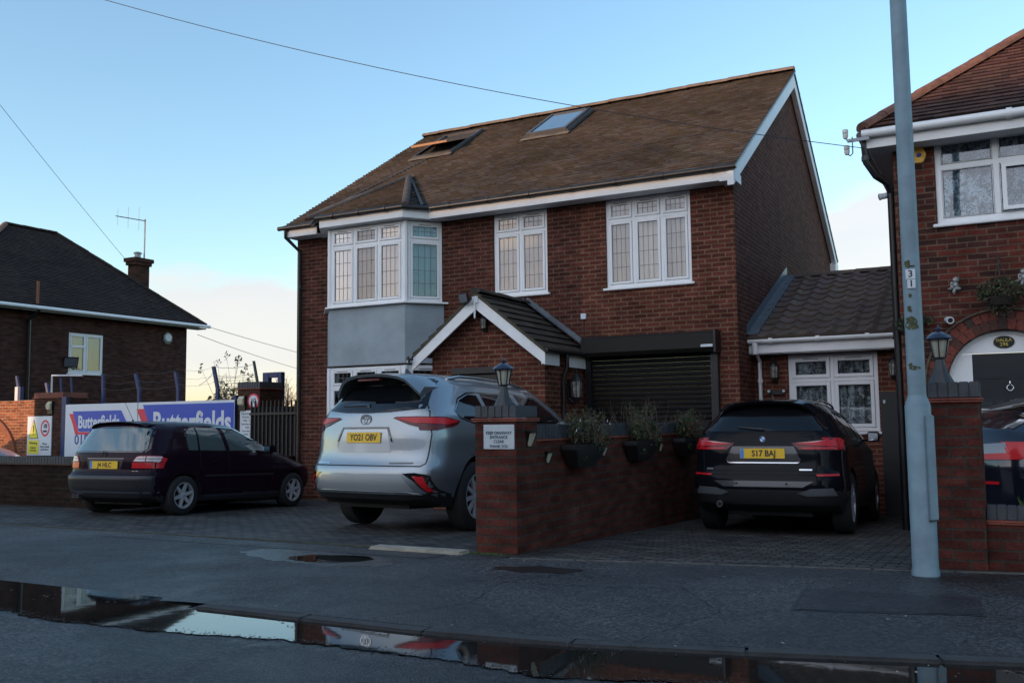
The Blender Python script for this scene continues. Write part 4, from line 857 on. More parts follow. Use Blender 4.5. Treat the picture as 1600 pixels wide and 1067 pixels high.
# ------------------------------------------------------------------ boundary walls and gate pillars
def soldier(parent, fn, x0, x1, y0, y1, z0, z1, w=.0725, gap=.008, along='x', name='coping'):
    mb = MB(); L = (x1-x0) if along == 'x' else (y1-y0); n = max(1, round(L/w)); w = L/n
    for i in range(n):
        a = (x0 if along == 'x' else y0)+i*w+gap/2; b_ = a+w-gap; dz = rnd.uniform(-.002, .003)
        if along == 'x': mb.box(a, b_, y0, y1, z0, z1+dz)
        else: mb.box(x0, x1, a, b_, z0, z1+dz)
    o = fn(mb.build(name, BLUEBR, parent, bevel=.004))
    mb = MB(); g = .008
    mb.box(x0+g, x1-g, y0+g, y1-g, z0+.001, z1-.010); fn(mb.build('mortar_bed', MORT, parent)); return o
def pillar(name, label, x0, y0, w, zt, soldier_z, base=-.05):
    t = thing(name, label, 'pillar', (x0+w/2, y0+w/2, base)); f = at(t)
    mb = MB(); mb.box(x0, x0+w, y0, y0+w, base-.2, zt-.04); f(mb.build('shaft', WALL_BR, t))
    mb = MB(); e = .022
    for k in range(2):
        zz = zt-.04+k*.019
        for i in range(2):
            mb.box(x0-e-k*.008+i*(w/2+e), x0+w/2-.003+i*(w/2+e)+k*.004, y0-e-k*.008, y0+w+e, zz, zz+.015)
    f(mb.build('tile_course', CREASE, t, bevel=.003))
    soldier(t, f, x0-.006, x0+w+.006, y0-.006, y0+w+.006, zt, soldier_z)
    return t
pillar('gate_pillar', 'red brick gate pillar with dark soldier brick cap, a white notice and a lantern on top', -4.545, 7.82, .44, 1.262, 1.372)
pillar('gate_pillar', 'shadowed brick gate pillar with dark cap and lantern just right of the lamp post', -.68, 8.42, .45, 1.372, 1.498, base=0)
dw = thing('driveway_wall', 'brick wall with dark coping running back between the two driveways', 'wall', (-4.22, 8.3, -.05)); f = at(dw)
mb = MB(); mb.box(-4.36, -4.125, 8.262, 14.38, -.45, 1.03); f(mb.build('brickwork', WALL_BR, dw))
mb = MB()
for k in range(21): mb.box(-4.375, -4.108, 8.262+k*.285, 8.262+k*.285+.279, 1.031, 1.046)
f(mb.build('tile_course', CREASE, dw)); soldier(dw, f, -4.365, -4.12, 8.264, 14.25, 1.048, 1.19, along='y')
fw_ = thing('front_wall', 'low brick front wall with dark brick coping at the right edge', 'wall', (1.5, 8.5, 0)); f = at(fw_)
mb = MB(); mb.box(-.228, 3.2, 8.50, 8.72, -.25, .36); f(mb.build('brickwork', WALL_BR, fw_)); mb = MB()
for k in range(12): mb.box(-.228+k*.285, -.228+k*.285+.28, 8.485, 8.735, .361, .376); mb.box(-.228+k*.285, -.228+k*.285+.28, 8.478, 8.74, .379, .393)
f(mb.build('tile_course', CREASE, fw_)); soldier(fw_, f, -.226, 3.2, 8.495, 8.725, .395, .50, along='x')
mb = MB(); mb.box(-.22, 3.2, 8.74, 9.5, -.3, .40); o = mb.build('flower_bed', M('soil', (.035, .027, .02), .95, var=(9, .5), bump=(30, .8))); o['kind'] = 'structure'
mb = MB()
for i in range(900):
    x = rnd.uniform(-.22, 1.2); y = rnd.uniform(8.76, 9.3); h = rnd.uniform(.04, .13)*(1.4 if x > .05 else .6); dx = rnd.gauss(0, .03); mb.add([(x-.004, y, .39), (x+.004, y, .39), (x+dx*.5+.003, y, .39+h*.6), (x+dx, y+rnd.gauss(0, .02), .39+h)], [(0, 1, 2, 3)], rnd.choice([0, 0, 1]))
tag(mb.build('grass', [M('grass_green', (.09, .15, .03), .7), LEAF]), 'grass in the bed behind the low front wall', None, kind='stuff')
lw = thing('yard_wall', 'low dark brick wall at the left edge behind the dark hatchback', 'wall', (-20, 10.4, -.1)); f = at(lw)
mb = MB(); mb.box(-26, -12.95, 10.5, 10.72, -.5, .60); mb.box(-13.17, -12.95, 10.72, 15.3, -.5, .60); f(mb.build('brickwork', brick('yard_brick', (.020, .012, .010), (.036, .018, .014), (.03, .025, .02)), lw)); mb = MB(); mb.box(-26, -12.93, 10.47, 10.75, .602, .62); f(mb.build('tile_course', M('yard_tile', (.12, .075, .05), .9, var=(8, .5)), lw)); soldier(lw, f, -17.5, -12.94, 10.48, 10.74, .622, .735, along='x')
# pillar lanterns
def pillar_lantern(loc, label, s=1.0):
    t = thing('pillar_lantern', label, 'lantern', loc)
    mb = MB(); mb.lathe((0, 0, 0), [(.105*s, 0), (.10*s, .02*s), (.060*s, .09*s), (.040*s, .17*s), (.036*s, .20*s), (.048*s, .205*s), (.05*s, .215*s)], 12); mb.build('pedestal', M('lantern_dark', (.022, .026, .032), .4, var=(9, .3)), t, smooth=40)
    mb = MB(); mb.lathe((0, 0, 0), [(.050*s, .218*s), (.080*s, .365*s)], 6); mb.build('glass', LAMPG, t)
    mb = MB()
    for k in range(6): th = 2*pi*(k+.5)/6; mb.tube([(.052*s*cos(th), .052*s*sin(th), .215*s), (.083*s*cos(th), .083*s*sin(th), .368*s)], .006*s, 5)
    mb.lathe((0, 0, 0), [(.105*s, .362*s), (.112*s, .372*s), (.095*s, .395*s), (.045*s, .425*s), (.018*s, .435*s), (.024*s, .455*s), (.010*s, .47*s), (.004*s, .49*s)], 12); mb.build('lantern_top', M('lantern_cap', (.015, .02, .045), .25, coat=.5), t, smooth=40); return t
pillar_lantern((-4.35, 8.04, 1.37), 'black lantern with frosted panes on the pillar with the white notice', .97)
pillar_lantern((-.515, 8.62, 1.495), 'blue capped lantern on the pillar beside the lamp post', 1.0)
# notice
t = thing('notice_plate', 'white notice plate reading keep driveway entrance clear thank you on the brick pillar', 'sign', (-4.285, 7.818, 1.08))
mb = MB(); mb.box(-.165, .165, -.008, 0, -.115, .115); mb.build('plate', M('notice_white', (.50, .56, .60), .5, var=(9, .15)), t, bevel=.003)
for s_, z, sz in (('KEEP DRIVEWAY', .035, .040), ('ENTRANCE', -.005, .040), ('CLEAR', -.045, .040), ('THANK YOU', -.090, .037)): text(s_, sz, M('notice_ink', (.03, .06, .09), .6), t, face_mat((0, -.0095, z)), bold=.0008, sx=.93, depth=.001)
# solar lights on pillar and wall
def solar(loc, rz, label, s=1.0):
    t = thing('solar_light', label, 'light', loc, rz, 'solar lights along the driveway wall')
    mb = MB(); mb.prism([(-.045*s, -.06*s, .05*s), (.045*s, -.06*s, .05*s), (.045*s, 0, .06*s), (-.045*s, 0, .06*s)], (0, 0, .012)); mb.box(-.03*s, .03*s, -.012, 0, -.05*s, .05*s); mb.build('cap', BLACKP, t)
    mb = MB(); mb.prism([(-.036*s, -.052*s, .048*s), (.036*s, -.052*s, .048*s), (.018*s, -.02*s, -.05*s), (-.018*s, -.02*s, -.05*s)], (0, .018*s, 0)); mb.build('lens', LAMPG, t)
solar((-4.103, 8.06, 1.05), radians(90), 'larger cream solar light on the side of the noticed pillar', 1.25)
solar((-4.123, 8.50, .86), radians(90), 'small solar light low at the corner of pillar and driveway wall', .95)
solar((-4.123, 9.95, .88), radians(90), 'solar light between the first and second wall planters', .95)
solar((-4.123, 11.9, .87), radians(90), 'solar light between the second and third wall planters', .95)
# planters on the wall
def planter(y, w, label, fl, seed, h=.30, dry=.5):
    rg = random.Random(seed); t = thing('wall_planter', label, 'planter', (-4.0, y, .98), 0, 'planters hooked on the driveway wall')
    mb = MB(); vs = []
    for z, a, b_ in ((.0, w/2, .12), (-.05, w/2, .12), (-.12, w*.42, .11), (-.24, w*.28, .08)):
        vs += [(-.10, -a, z), (-.10+b_*1.4, -a, z), (-.10+b_*1.4, a, z), (-.10, a, z)]
    fs = [(0, 3, 2, 1)]+[(4*i+k, 4*i+(k+1) % 4, 4*i+4+(k+1) % 4, 4*i+4+k) for i in range(3) for k in range(4)]+[(12, 13, 14, 15)]
    mb.add(vs, fs); mb.build('trough', M('trough_black', (.013, .013, .015), .55), t, bevel=.006)
    mb = MB(); leaves(mb, (0, 0, .15), (.13, w*.46, .16), 850, .021, [0, 1, 1, 2] if dry > .4 else [0, 0, 1, 1], rg=rg); leaves(mb, (.02, w*.25, .06), (.15, w*.24, .16), 420, .021, [0, 0, 1], rg=rg)
    for k in range(30): leaves(mb, (rg.uniform(-.08, .1), rg.uniform(-w*.45, w*.45), rg.uniform(.2, .2+h*.5)), (.03, .03, .07), 16, .014, [0, 1, 2], rg=rg)
    leaves(mb, (.05, -w*.2, -.12), (.05, .06, .06), 30, .018, [0], rg=rg)
    stems(mb, (0, -w*.1, .02), 45, h*1.25, w*.8, 2, rg=rg); pl = mb.build('plants', [LEAF, LEAFD, LEAFB], t)
    for c, n, zr in fl:
        mb = MB()
        for i in range(n):
            p = Vector((rg.uniform(-.02, .14), rg.uniform(-w*.5, w*.55), rg.uniform(zr[0], zr[1])))
            for k in range(5):
                th = 2*pi*k/5; mb.add([p, p+Vector((.004, .012*cos(th-.4), .012*sin(th-.4))), p+Vector((.0, .018*cos(th), .018*sin(th))), p+Vector((.004, .012*cos(th+.4), .012*sin(th+.4)))], [(0, 1, 2, 3)])
        mb.build('blossoms', c, t)
planter(9.2, .80, 'first wall planter from the pillar, dry stems and small white flowers', [(FLW, 7, (.14, .30))], 1)
planter(10.95, .80, 'middle wall planter with tall green stems and pink flowers', [(FLP, 5, (.18, .34)), (M('petal_lilac', (.5, .3, .6), .6), 4, (.15, .3))], 2, h=.42, dry=.2)
planter(12.75, .7, 'farthest wall planter with orange flowers beside the black car', [(FLO, 10, (.10, .24)), (FLP, 3, (.1, .2)), (FLW, 3, (.1, .25))], 3, dry=.2)

# ------------------------------------------------------------------ lamp post
lp = thing('lamp_post', 'tall pale blue grey steel lamp post numbered 31 at the back of the pavement', 'lamp post', (-.655, 8.03, 0))
mb = MB(); mb.lathe((0, 0, 0), [(.105, -.02), (.104, .03), (.097, .06), (.097, 1.30), (.090, 1.33), (.072, 1.375), (.070, 1.39)], 12); mb.build('base', POSTP, lp, smooth=50)
mb = MB(); mb.lathe((0, 0, 0), [(.069, 1.38), (.058, 8.2), (.056, 8.4)], 12); mb.tube([(0, 0, 8.35), (0, -.1, 8.7), (0, -.5, 8.95), (0, -1.4, 9.05)], .035, 8); mb.build('column', POSTP, lp, smooth=50)
mb = MB(); mb.prism([(-.12, -1.3, 9.0), (.12, -1.3, 9.0), (.1, -1.95, 9.02), (-.1, -1.95, 9.02)], (0, 0, .12)); mb.build('lamp_head', GALV, lp, bevel=.02)
mb = MB(); mb.obox((.052, -.090, .43), Vector((.75, .66, 0)).normalized(), Vector((.66, -.75, 0)), (0, 0, 1), .075, .016, .80); mb.build('door', POSTP, lp, bevel=.006)
mb = MB(); mb.obox((.050, -.093, .42), Vector((.75, .66, 0)).normalized(), Vector((.66, -.75, 0)), (0, 0, 1), .08, .012, .008); mb.build('door_gap', BLACKP, lp)
mb = MB(); mb.box(-.035, .035, -.074, -.068, 2.30, 2.375); mb.box(-.026, .033, -.074, -.068, 2.225, 2.295); np_ = mb.build('number_plate', SIGNW, lp)
text('3', .075, INK, np_, face_mat((0, -.0745, 2.337)), bold=.0015); text('1', .070, INK, np_, face_mat((.003, -.0745, 2.26)), bold=.0015)
def patches():
    mb = MB(); rg = random.Random(5)
    for (z, a0, w, h) in ((1.95, -.25, .055, .05), (1.60, -.05, .05, .022), (2.42, -.3, .03, .03), (2.17, -.15, .016, .022), (1.93, .15, .03, .045), (1.62, -.5, .02, .02), (2.06, -.3, .02, .03), (2.40, .2, .03, .008)):
        R = .0708-.0015*(z-1.4); n = 14; vs = [(R*sin(a0), -R*cos(a0), z)]
        for k in range(n): th = 2*pi*k/n; rr = rg.uniform(.6, 1.15); aa = a0+cos(th)*w*rr/R; vs.append((R*sin(aa)*1.01, -R*cos(aa)*1.01, z+sin(th)*h*rr))
        mb.add(vs, [(0, 1+k, 1+(k+1) % n) for k in range(n)])
    mb.build('lichen', MOSS, lp)
patches()
# ------------------------------------------------------------------ yard entrance on the left
GY = 15.5
def ypillar(name, label, x0, x1, zt, cap, mat, h=.14):
    t = thing(name, label, 'pillar', ((x0+x1)/2, GY, -.3)); f = at(t); mb = MB(); mb.box(x0, x1, GY-.0, GY+.7, -.5, zt); f(mb.build('shaft', mat, t))
    mb = MB(); mb.box(x0-.03, x1+.03, GY-.03, GY+.73, zt+.001, zt+.02); f(mb.build('tile_course', CREASE, t))
    mb = MB()
    n = max(2, round((x1-x0)/.075)); w = (x1-x0+.02)/n
    for i in range(n): mb.box(x0-.01+i*w+.004, x0-.01+(i+1)*w-.004, GY-.01, GY+.71, zt+.021, zt+.02+h)
    f(mb.build('coping', cap, t, bevel=.004)); return t
ypillar('yard_pillar', 'brick yard pillar carrying the round 10 sign and opening hours notice', -15.04, -14.40, 2.02, BLUEBR, DARK_BR, .14)
ypillar('yard_pillar', 'dark brick yard pillar with the yellow warning signs at the left', -21.95, -20.87, 1.98, M('cap_red', (.24, .09, .06), .85, var=(7, .4)), DARK_BR, .12)
t = thing('yard_side_wall', 'sunlit orange brick wall left of the warning sign pillar', 'wall', (-24.5, GY+.1, -.3)); f = at(t); mb = MB(); mb.box(-30, -21.96, GY+.12, GY+.4, -.5, 1.95); f(mb.build('brickwork', ORANGE_BR, t))
mb = MB(); 
for k in range(20):
    a = pi*.5*k/20; b_ = pi*.5*(k+1)/20; c = (-24.2, .2); mb.prism([(c[0]+r*sin(q), GY+.06, c[1]+r*.95*cos(q)) for r, q in ((1.35, a), (1.52, a), (1.52, b_), (1.35, b_))], (0, .06, 0))
f(mb.build('arch_bricks', M('arch_rust', (.30, .10, .05), .85, var=(9, .4)), t))
# signs on the pillars
t = thing('site_sign', 'yellow and white warning sign with triangle and 10 mph circle on the left yard pillar', 'sign', (-21.69, GY-.004, 1.03))
mb = MB(); mb.box(-.47, .46, -.02, 0, -.48, .50); mb.build('panel', SIGNW, t)
mb = MB(); mb.prism([(-.41, -.024, -.06), (-.03, -.024, -.06), (-.22, -.024, .43)], (0, .003, 0), 0); mb.prism([(-.385, -.028, -.045), (-.055, -.028, -.045), (-.22, -.028, .385)], (0, .003, 0), 1); mb.prism([(-.24, -.031, .27), (-.20, -.031, .27), (-.21, -.031, .10), (-.23, -.031, .10)], (0, .002, 0), 0); mb.box(-.235, -.205, -.031, -.029, .03, .06, 0); mb.box(-.43, -.01, -.024, -.021, -.44, -.10, 1); mb.build('warning_symbol', [INK, SIGNY], t)
mb = MB()
for k in range(28):
    a, b_ = 2*pi*k/28, 2*pi*(k+1)/28; mb.prism([(.22+r*cos(q), -.024, .20+r*1.22*sin(q)) for r, q in ((.13, a), (.17, a), (.17, b_), (.13, b_))], (0, .003, 0))
mb.build('speed_ring', SIGNR, t); text('10', .15, INK, t, face_mat((.22, -.0245, .25)), bold=.004); text('MPH', .075, INK, t, face_mat((.22, -.0245, .12)), bold=.002)
text('Warning', .085, INK, t, face_mat((-.22, -.0265, -.17))); text('Vehicles\nreversing', .065, INK, t, face_mat((-.22, -.0265, -.32))); text('Please\nDrive slowly\nat all times', .07, INK, t, face_mat((.22, -.0225, -.26)))
t = thing('site_sign', 'small white warning notice below the yellow warning sign', 'sign', (-21.50, GY-.004, .28)); mb = MB(); mb.box(-.31, .31, -.02, 0, -.24, .24); mb.build('panel', SIGNW, t)
mb = MB(); mb.prism([(-.09, -.024, -.03), (.09, -.024, -.03), (0, -.024, .21)], (0, .003, 0), 0); mb.prism([(-.065, -.027, -.015), (.065, -.027, -.015), (0, -.027, .16)], (0, .003, 0), 1); mb.build('symbol', [INK, SIGNW], t); text('Warning', .075, INK, t, face_mat((0, -.0225, -.09))); text('CCTV in use', .05, INK, t, face_mat((0, -.0225, -.17)))
t = thing('speed_sign', 'round white 10 sign with red border on the right yard pillar', 'sign', (-14.565, GY-.004, 1.76)); mb = MB(); mb.lathe((0, 0, 0), [(.165, 0), (.165, .015)], 32, axis=(0, -1, 0)); mb.build('ring', SIGNR, t); mb = MB(); mb.lathe((0, -.0155, 0), [(.125, 0), (.125, .004)], 32, axis=(0, -1, 0)); fc = mb.build('face', SIGNW, t); text('10', .15, INK, t, face_mat((0, -.0205, 0)), bold=.002)
t = thing('hours_notice', 'white opening hours notice under the round 10 sign', 'sign', (-14.68, GY-.004, 1.23)); mb = MB(); mb.box(-.27, .27, -.012, 0, -.33, .33); mb.build('panel', SIGNW, t)
for i, s_ in enumerate(('Opening Hours', 'Monday - Friday', '8.00 - 5.30pm', 'Saturday mornings', '8.00 - 12', 'Saturday service', '9.00 - 12.00', 'Sunday Closed')): text(s_, .062 if i else .075, M('ink_grey', (.10, .11, .13), .6), t, face_mat((0, -.0135, .26-.075*i)))
def bulkhead(loc, label):
    t = thing('bulkhead_light', label, 'light', loc); mb = MB(); mb.box(-.09, .09, -.05, 0, -.16, .16); mb.build('base', BLACKP, t); mb = MB(); mb.prism([(-.075, -.05, -.06), (.075, -.05, -.06), (.075, -.10, .0), (.075, -.10, .10), (.075, -.05, .155), (-.075, -.05, .155)][:0] or [(-.08, -.05, -.07), (-.08, -.11, -.03), (-.08, -.12, .08), (-.08, -.05, .155)], (.16, 0, 0)); mb.build('cover', CREAM, t, bevel=.01)
bulkhead((-14.87, GY-.002, 1.72), 'cream bulkhead light left of the round 10 sign'); bulkhead((-21.28, GY-.002, 1.74), 'cream bulkhead light above the yellow warning sign')
# boards on the gate
def board(x0, x1, label, sh, logo_x, ts, phone, yo, tx=0):
    t = thing('sign_board', label, 'sign board', ((x0+x1)/2, GY-.05-yo, 1.0)); w = (x1-x0)/2
    mb = MB(); mb.box(-w, w, -.015, 0, -.98, .80); mb.build('panel', SIGNW, t)
    z1 = .80-sh; h = ts*1.18; a, b_ = logo_x; k = h*.30
    mb = MB(); mb.prism([(a, -.019, z1), (b_, -.019, z1), (b_+k*1.2 if b_ < w-.3 else b_, -.019, z1-h*.5), (b_+k*1.9 if b_ < w-.3 else b_, -.019, z1-h), (a+k*1.6, -.019, z1-h), (a+k*.7, -.019, z1-h*.45)], (0, .003, 0)); mb.build('blue_flash', SIGNB, t)
    mb = MB(); mb.prism([(a-k*.9, -.017, z1-h*.12), (a+k*.2, -.017, z1-h*.12), (a+k*1.0, -.017, z1-h*.55), (a+k*1.5, -.017, z1-h*1.02), (b_+k*.8 if b_ < w-.3 else b_, -.017, z1-h*1.02), (b_+k*.8 if b_ < w-.3 else b_, -.017, z1-h*1.14), (a+k*.7, -.017, z1-h*1.14), (a+k*.0, -.017, z1-h*.6)], (0, .002, 0)); mb.build('red_flash', SIGNR, t)
    text('Butterfields', ts*1.0, SIGNW, t, face_mat(((a+b_)/2+k*.55+tx, -.0215, z1-h*.56)), bold=ts*.028, sx=(b_-a)*1.02/(ts*5.55))
    if phone: text('01582 722280', .34, INKB, t, face_mat((.05, -.0175, -.07)), bold=.004, sx=.98)
    return t
board(-20.66, -18.12, 'left white board with a smaller Butterfields logo and blue phone number', .17, (-1.0, .72), .42, True, 0)
board(-18.08, -15.06, 'right white board with the larger Butterfields logo behind the dark hatchback', .06, (-1.35, 1.50), .66, False, .012)
yg = thing('yard_gate', 'blue steel yard gate carrying the white sign boards', 'gate', (-17.9, GY, -.3)); f = at(yg)
mb = MB(); mb.box(-20.85, -20.68, GY-.04, GY+.06, -.4, 2.0); f(mb.build('post', BLUEP, yg))
mb = MB(); mb.box(-15.16, -15.06, GY-.03, GY+.06, -.4, 1.9); f(mb.build('post', BLUEP, yg))
mb = MB(); mb.box(-20.66, -15.16, GY-.02, GY+.03, 1.70, 1.76); mb.box(-20.66, -15.16, GY-.02, GY+.03, .2, .28); f(mb.build('rail', BLUEP, yg))
# cranked fence posts behind with barbed wire
posts = [(-22.42, 1.5, 2.5, -.10, 'behind the orange wall'), (-20.30, 1.6, 2.66, -.03, 'left of the two boards, under the lit window'), (-19.0, 1.6, 2.62, -.14, 'above the joint of the two boards'), (-17.66, 1.6, 2.62, -.10, 'behind the larger board'), (-16.38, 1.6, 2.70, -.14, 'against the sky beside the bush')]
for i, (x, z0, z1, dx, wh) in enumerate(posts):
    t = thing('fence_post', 'blue cranked steel fence post '+wh, 'fence post', (x, 16.2, -.3), 0, 'blue cranked fence posts')
    mb = MB(); mb.prism([(-.04, 0, 0), (.04, 0, 0), (.04, 0, 2.4), (.04+dx, -.0, z1+.22), (-.04+dx, 0, z1+.22), (-.04, 0, 2.4)], (0, .06, 0)); mb.build('post', BLUEP, t)
t = thing('fence_post', 'thin dark steel post leaning against the sky at the wire end', 'fence post', (-15.12, 16.2, -.3), 0, 'blue cranked fence posts'); mb = MB(); mb.prism([(-.03, 0, 0), (.03, 0, 0), (.03, 0, 2.4), (-.12, 0, 3.0), (-.17, 0, 3.0), (-.03, 0, 2.4)], (0, .04, 0)); mb.build('post', M('post_dark', (.03, .05, .05), .6), t)
t = thing('barbed_wire', 'strands of barbed wire strung over the blue fence posts', 'barbed wire', (-18, 16.2, 2.0)); f = at(t); mb = MB()
for z in (2.62, 2.42, 2.26):
    for (xa, xb, zz) in ((-16.5, -15.25, z), (-20.3, -19.1, z-.05), (-19.1, -17.7, z-.05), (-17.7, -16.5, z-.02)):
        P = [Vector((xa+(xb-xa)*k/12, 16.2+.01*sin(k*3), zz+.008*sin(k*1.7+z*5)-.06*sin(pi*k/12))) for k in range(13)]; mb.tube(P, .005 if xa > -17 else .0025, 4)
for k in range(9): z = 1.85+.06*k; mb.tube([(-16.35, 16.22, z), (-15.12, 16.22, z)], .004, 4)
th0 = [Vector((-16.45-1.0*(1-cos(k*.13)), 16.2, 2.62-.55*sin(k*.13)**1.0+.05)) for k in range(9)]; mb.tube(th0, .006, 4)
f(mb.build('strands', M('wire_grey', (.12, .12, .12), .6), t))
t = thing('pipe_frame', 'white galvanised pipe frame over the left yard pillar', 'frame', (-21.4, 15.9, 2.0)); mb = MB(); mb.tube([(-.45, 0, -.1), (-.45, 0, .58), (.72, 0, .54)], .025, 8); mb.build('pipe', M('pipe_white', (.55, .58, .60), .5), t); mb = MB()
for x in (-.05, .35): MB().tube([(x, 0, 0), (x-.06, 0, .5)], .03, 6).build('strut', BLUEP, t)
t = thing('meter_post', 'short white and blue post behind the orange brick wall', 'post', (-23.7, 16.2, -.3)); mb = MB(); mb.box(-.08, .04, 0, .1, 0, 2.65); mb.build('post', SIGNW, t); mb = MB(); mb.box(.045, .15, 0, .1, 0, 2.65); mb.prism([(-.05, .02, 2.65), (.05, .02, 2.65), (-.05, .02, 2.95), (-.12, .02, 2.95)], (0, .05, 0)); mb.build('backing', BLUEP, t)
t = thing('blue_frame', 'blue steel goal shaped frame behind the right yard pillar', 'frame', (-14.7, 16.2, -.3)); mb = MB(); mb.box(-.28, -.10, 0, .12, 0, 2.72); mb.box(.16, .28, 0, .12, 0, 2.72); mb.box(-.10, .16, 0, .12, 2.60, 2.72); mb.build('frame', BLUEP, t, bevel=.008)
t = thing('side_gate', 'tall black steel side gate between yard pillar and house corner', 'gate', (-13.6, 15.2, -.3)); f = at(t); mb = MB(); mb.box(-14.38, -12.76, 15.22, 15.25, -.5, 1.62); f(mb.build('sheet', BLACKM, t)); mb = MB()
for k in range(15): mb.box(-14.36+k*.11, -14.335+k*.11, 15.18, 15.215, -.5, 1.75)
mb.box(-14.38, -12.76, 15.17, 15.20, 1.45, 1.5); mb.box(-14.38, -12.76, 15.17, 15.20, .2, .25); f(mb.build('bars', BLACKM, t))
# left house
LX = -25.0
lh = thing('yard_house', 'dark brick house with dark hipped roof and one white window behind the yard', 'house', (LX-4, 19.5, -.3)); f = at(lh)
mb = MB(); wallgrid(mb, (LX, 14.9, -.5), (0, 1, 0), (1, 0, 0), 8.4, 5.25, [(3.82, 5.04, 3.38, 4.60)], .1); mb.add([(LX, 23.3, -.5), (LX-8, 23.3, -.5), (LX-8, 23.3, 4.75), (LX, 23.3, 4.75)], [(0, 1, 2, 3)]); mb.add([(LX, 14.9, -.5), (LX-8, 14.9, -.5), (LX-8, 14.9, 4.75), (LX, 14.9, 4.75)], [(3, 2, 1, 0)]); f(mb.build('wall', M('yard_house_brick') if False else brick('lh_brick', (.050, .024, .020), (.085, .037, .030), (.055, .04, .034)), lh))
EX, EZ, RZ_, RXc = LX+.42, 4.72, 8.0, LX-4.2
Y0, Y1, A0, A1 = 14.4, 23.78, 19.35, 21.25
sv = Vector((RXc-EX, 0, RZ_-EZ)); L = sv.length
f(rooftiles(lh, [TILE_LEFT, BLACKP], (EX, Y0, EZ), (0, 1, 0), sv, [(0, 0), (Y1-Y0, 0), (A1-Y0, L), (A0-Y0, L)], .165, .105, thick=.016, tintv=.35))
for (ya, yb) in ((Y0, A0), (Y1, A1)):
    mb = MB(); mb.prism([(EX, ya, EZ), (RXc, yb, RZ_), (2*RXc-EX, ya, EZ)], (0, 0, -.05)); f(mb.build('hip_roof', TILE_LEFT, lh))
    f(ridgetiles(lh, TILE_LEFT if ya == Y1 else M('hip_sunlit', (.20, .11, .07), .85, var=(5, .4)), (EX, ya, EZ+.03), (RXc, yb, RZ_+.03), .10, .33, name='hip_tiles'))  # front hip uses a warmer copy with the orange sunlight painted in
mb = MB(); mb.prism([(RXc, A0, RZ_), (RXc, A1, RZ_), (2*RXc-EX, Y1, EZ), (2*RXc-EX, Y0, EZ)], (0, 0, -.05)); f(mb.build('rear_roof', TILE_LEFT, lh))
f(ridgetiles(lh, TILE_LEFT, (RXc, A0, RZ_+.03), (RXc, A1, RZ_+.03), .10, .33))
f(gutter(lh, (EX+.05, Y0, EZ-.04), (EX+.05, Y1+.12, EZ-.04), .055, UPVC)); mb = MB(); mb.box(LX, EX, Y0, Y1, EZ-.14, EZ-.10); f(mb.build('soffit', BLACKP, lh))
f(window(lh, (LX, 18.72, 2.88), (0, 1, 0), (1, 0, 0), 1.22, 1.22, [1, 1.05], .0, M('net_cloth', (.36, .34, .32), .95), leads=None, recess=.02))
mb = MB(); mb.box(LX-.015, LX+.002, 18.75, 19.3, 3.72, 3.77); 
mb = MB(); mb.obox((LX-.02, 18.8, 3.66), (0, 1, 0), (1, 0, 0), (0, 0, 1), .48, .045, .07); f(mb.build('window_rail', UPVC, lh))
f(downpipe(lh, [(EX, 17.4, 4.62), (LX+.08, 17.35, 4.35), (LX+.08, 17.35, -.3)], .055, BLACKP)); f(downpipe(lh, [(LX+.35, 17.4, 4.8), (LX+.35, 17.4, 5.45)], .04, M('pipe_rust', (.20, .08, .04), .8), name='vent_pipe'))
ch = f(MB().box(-28.25, -27.85, 23.5, 24.12, 4.2, 7.12).box(-28.31, -27.79, 23.44, 24.18, 7.12, 7.24).box(-28.36, -27.74, 23.39, 24.23, 7.24, 7.38).build('chimney', DARK_BR, lh))
mb = MB(); mb.lathe((-28.05, 23.75, 7.38), [(.11, 0), (.11, .18), (.15, .19), (.15, .22), (.09, .25)], 12); mb.build('flue', GALV, ch)
t = thing('tv_aerial', 'thin tv aerial on a pole beside the chimney of the yard house', 'aerial', (-28.0, 24.0, 7.3)); mb = MB(); mb.tube([(0, 0, 0), (0, 0, 1.6)], .028, 8); mb.build('pole', GALV, t); mb = MB(); mb.tube([(.05, 0, 1.52), (-.55, -.85, 1.62)], .018, 6)
for x, h in ((-.53, .30), (-.33, .40), (-.12, .44)): mb.tube([(x, x*1.45, 1.6-h), (x, x*1.45, 1.6+h)], .006, 5)
mb.build('elements', M('aerial_metal', (.16, .15, .16), .5, metal=.4), t)
t = thing('alarm_box', 'small white octagonal alarm box on the yard house wall', 'alarm', (LX+.001, 22.45, 4.20)); mb = MB(); mb.lathe((0, 0, 0), [(.20, 0), (.21, .04)], 8, axis=(1, 0, 0)); mb.build('base', BLACKP, t); mb = MB(); mb.lathe((.041, 0, 0.02), [(.16, 0), (.13, .04)], 8, axis=(1, 0, 0)); mb.build('cover', SIGNW, t)
flood('floodlight', (LX+.02, 18.75, 3.22), (1, -.3, -.35), 'black floodlight left of the white window of the yard house', .22)
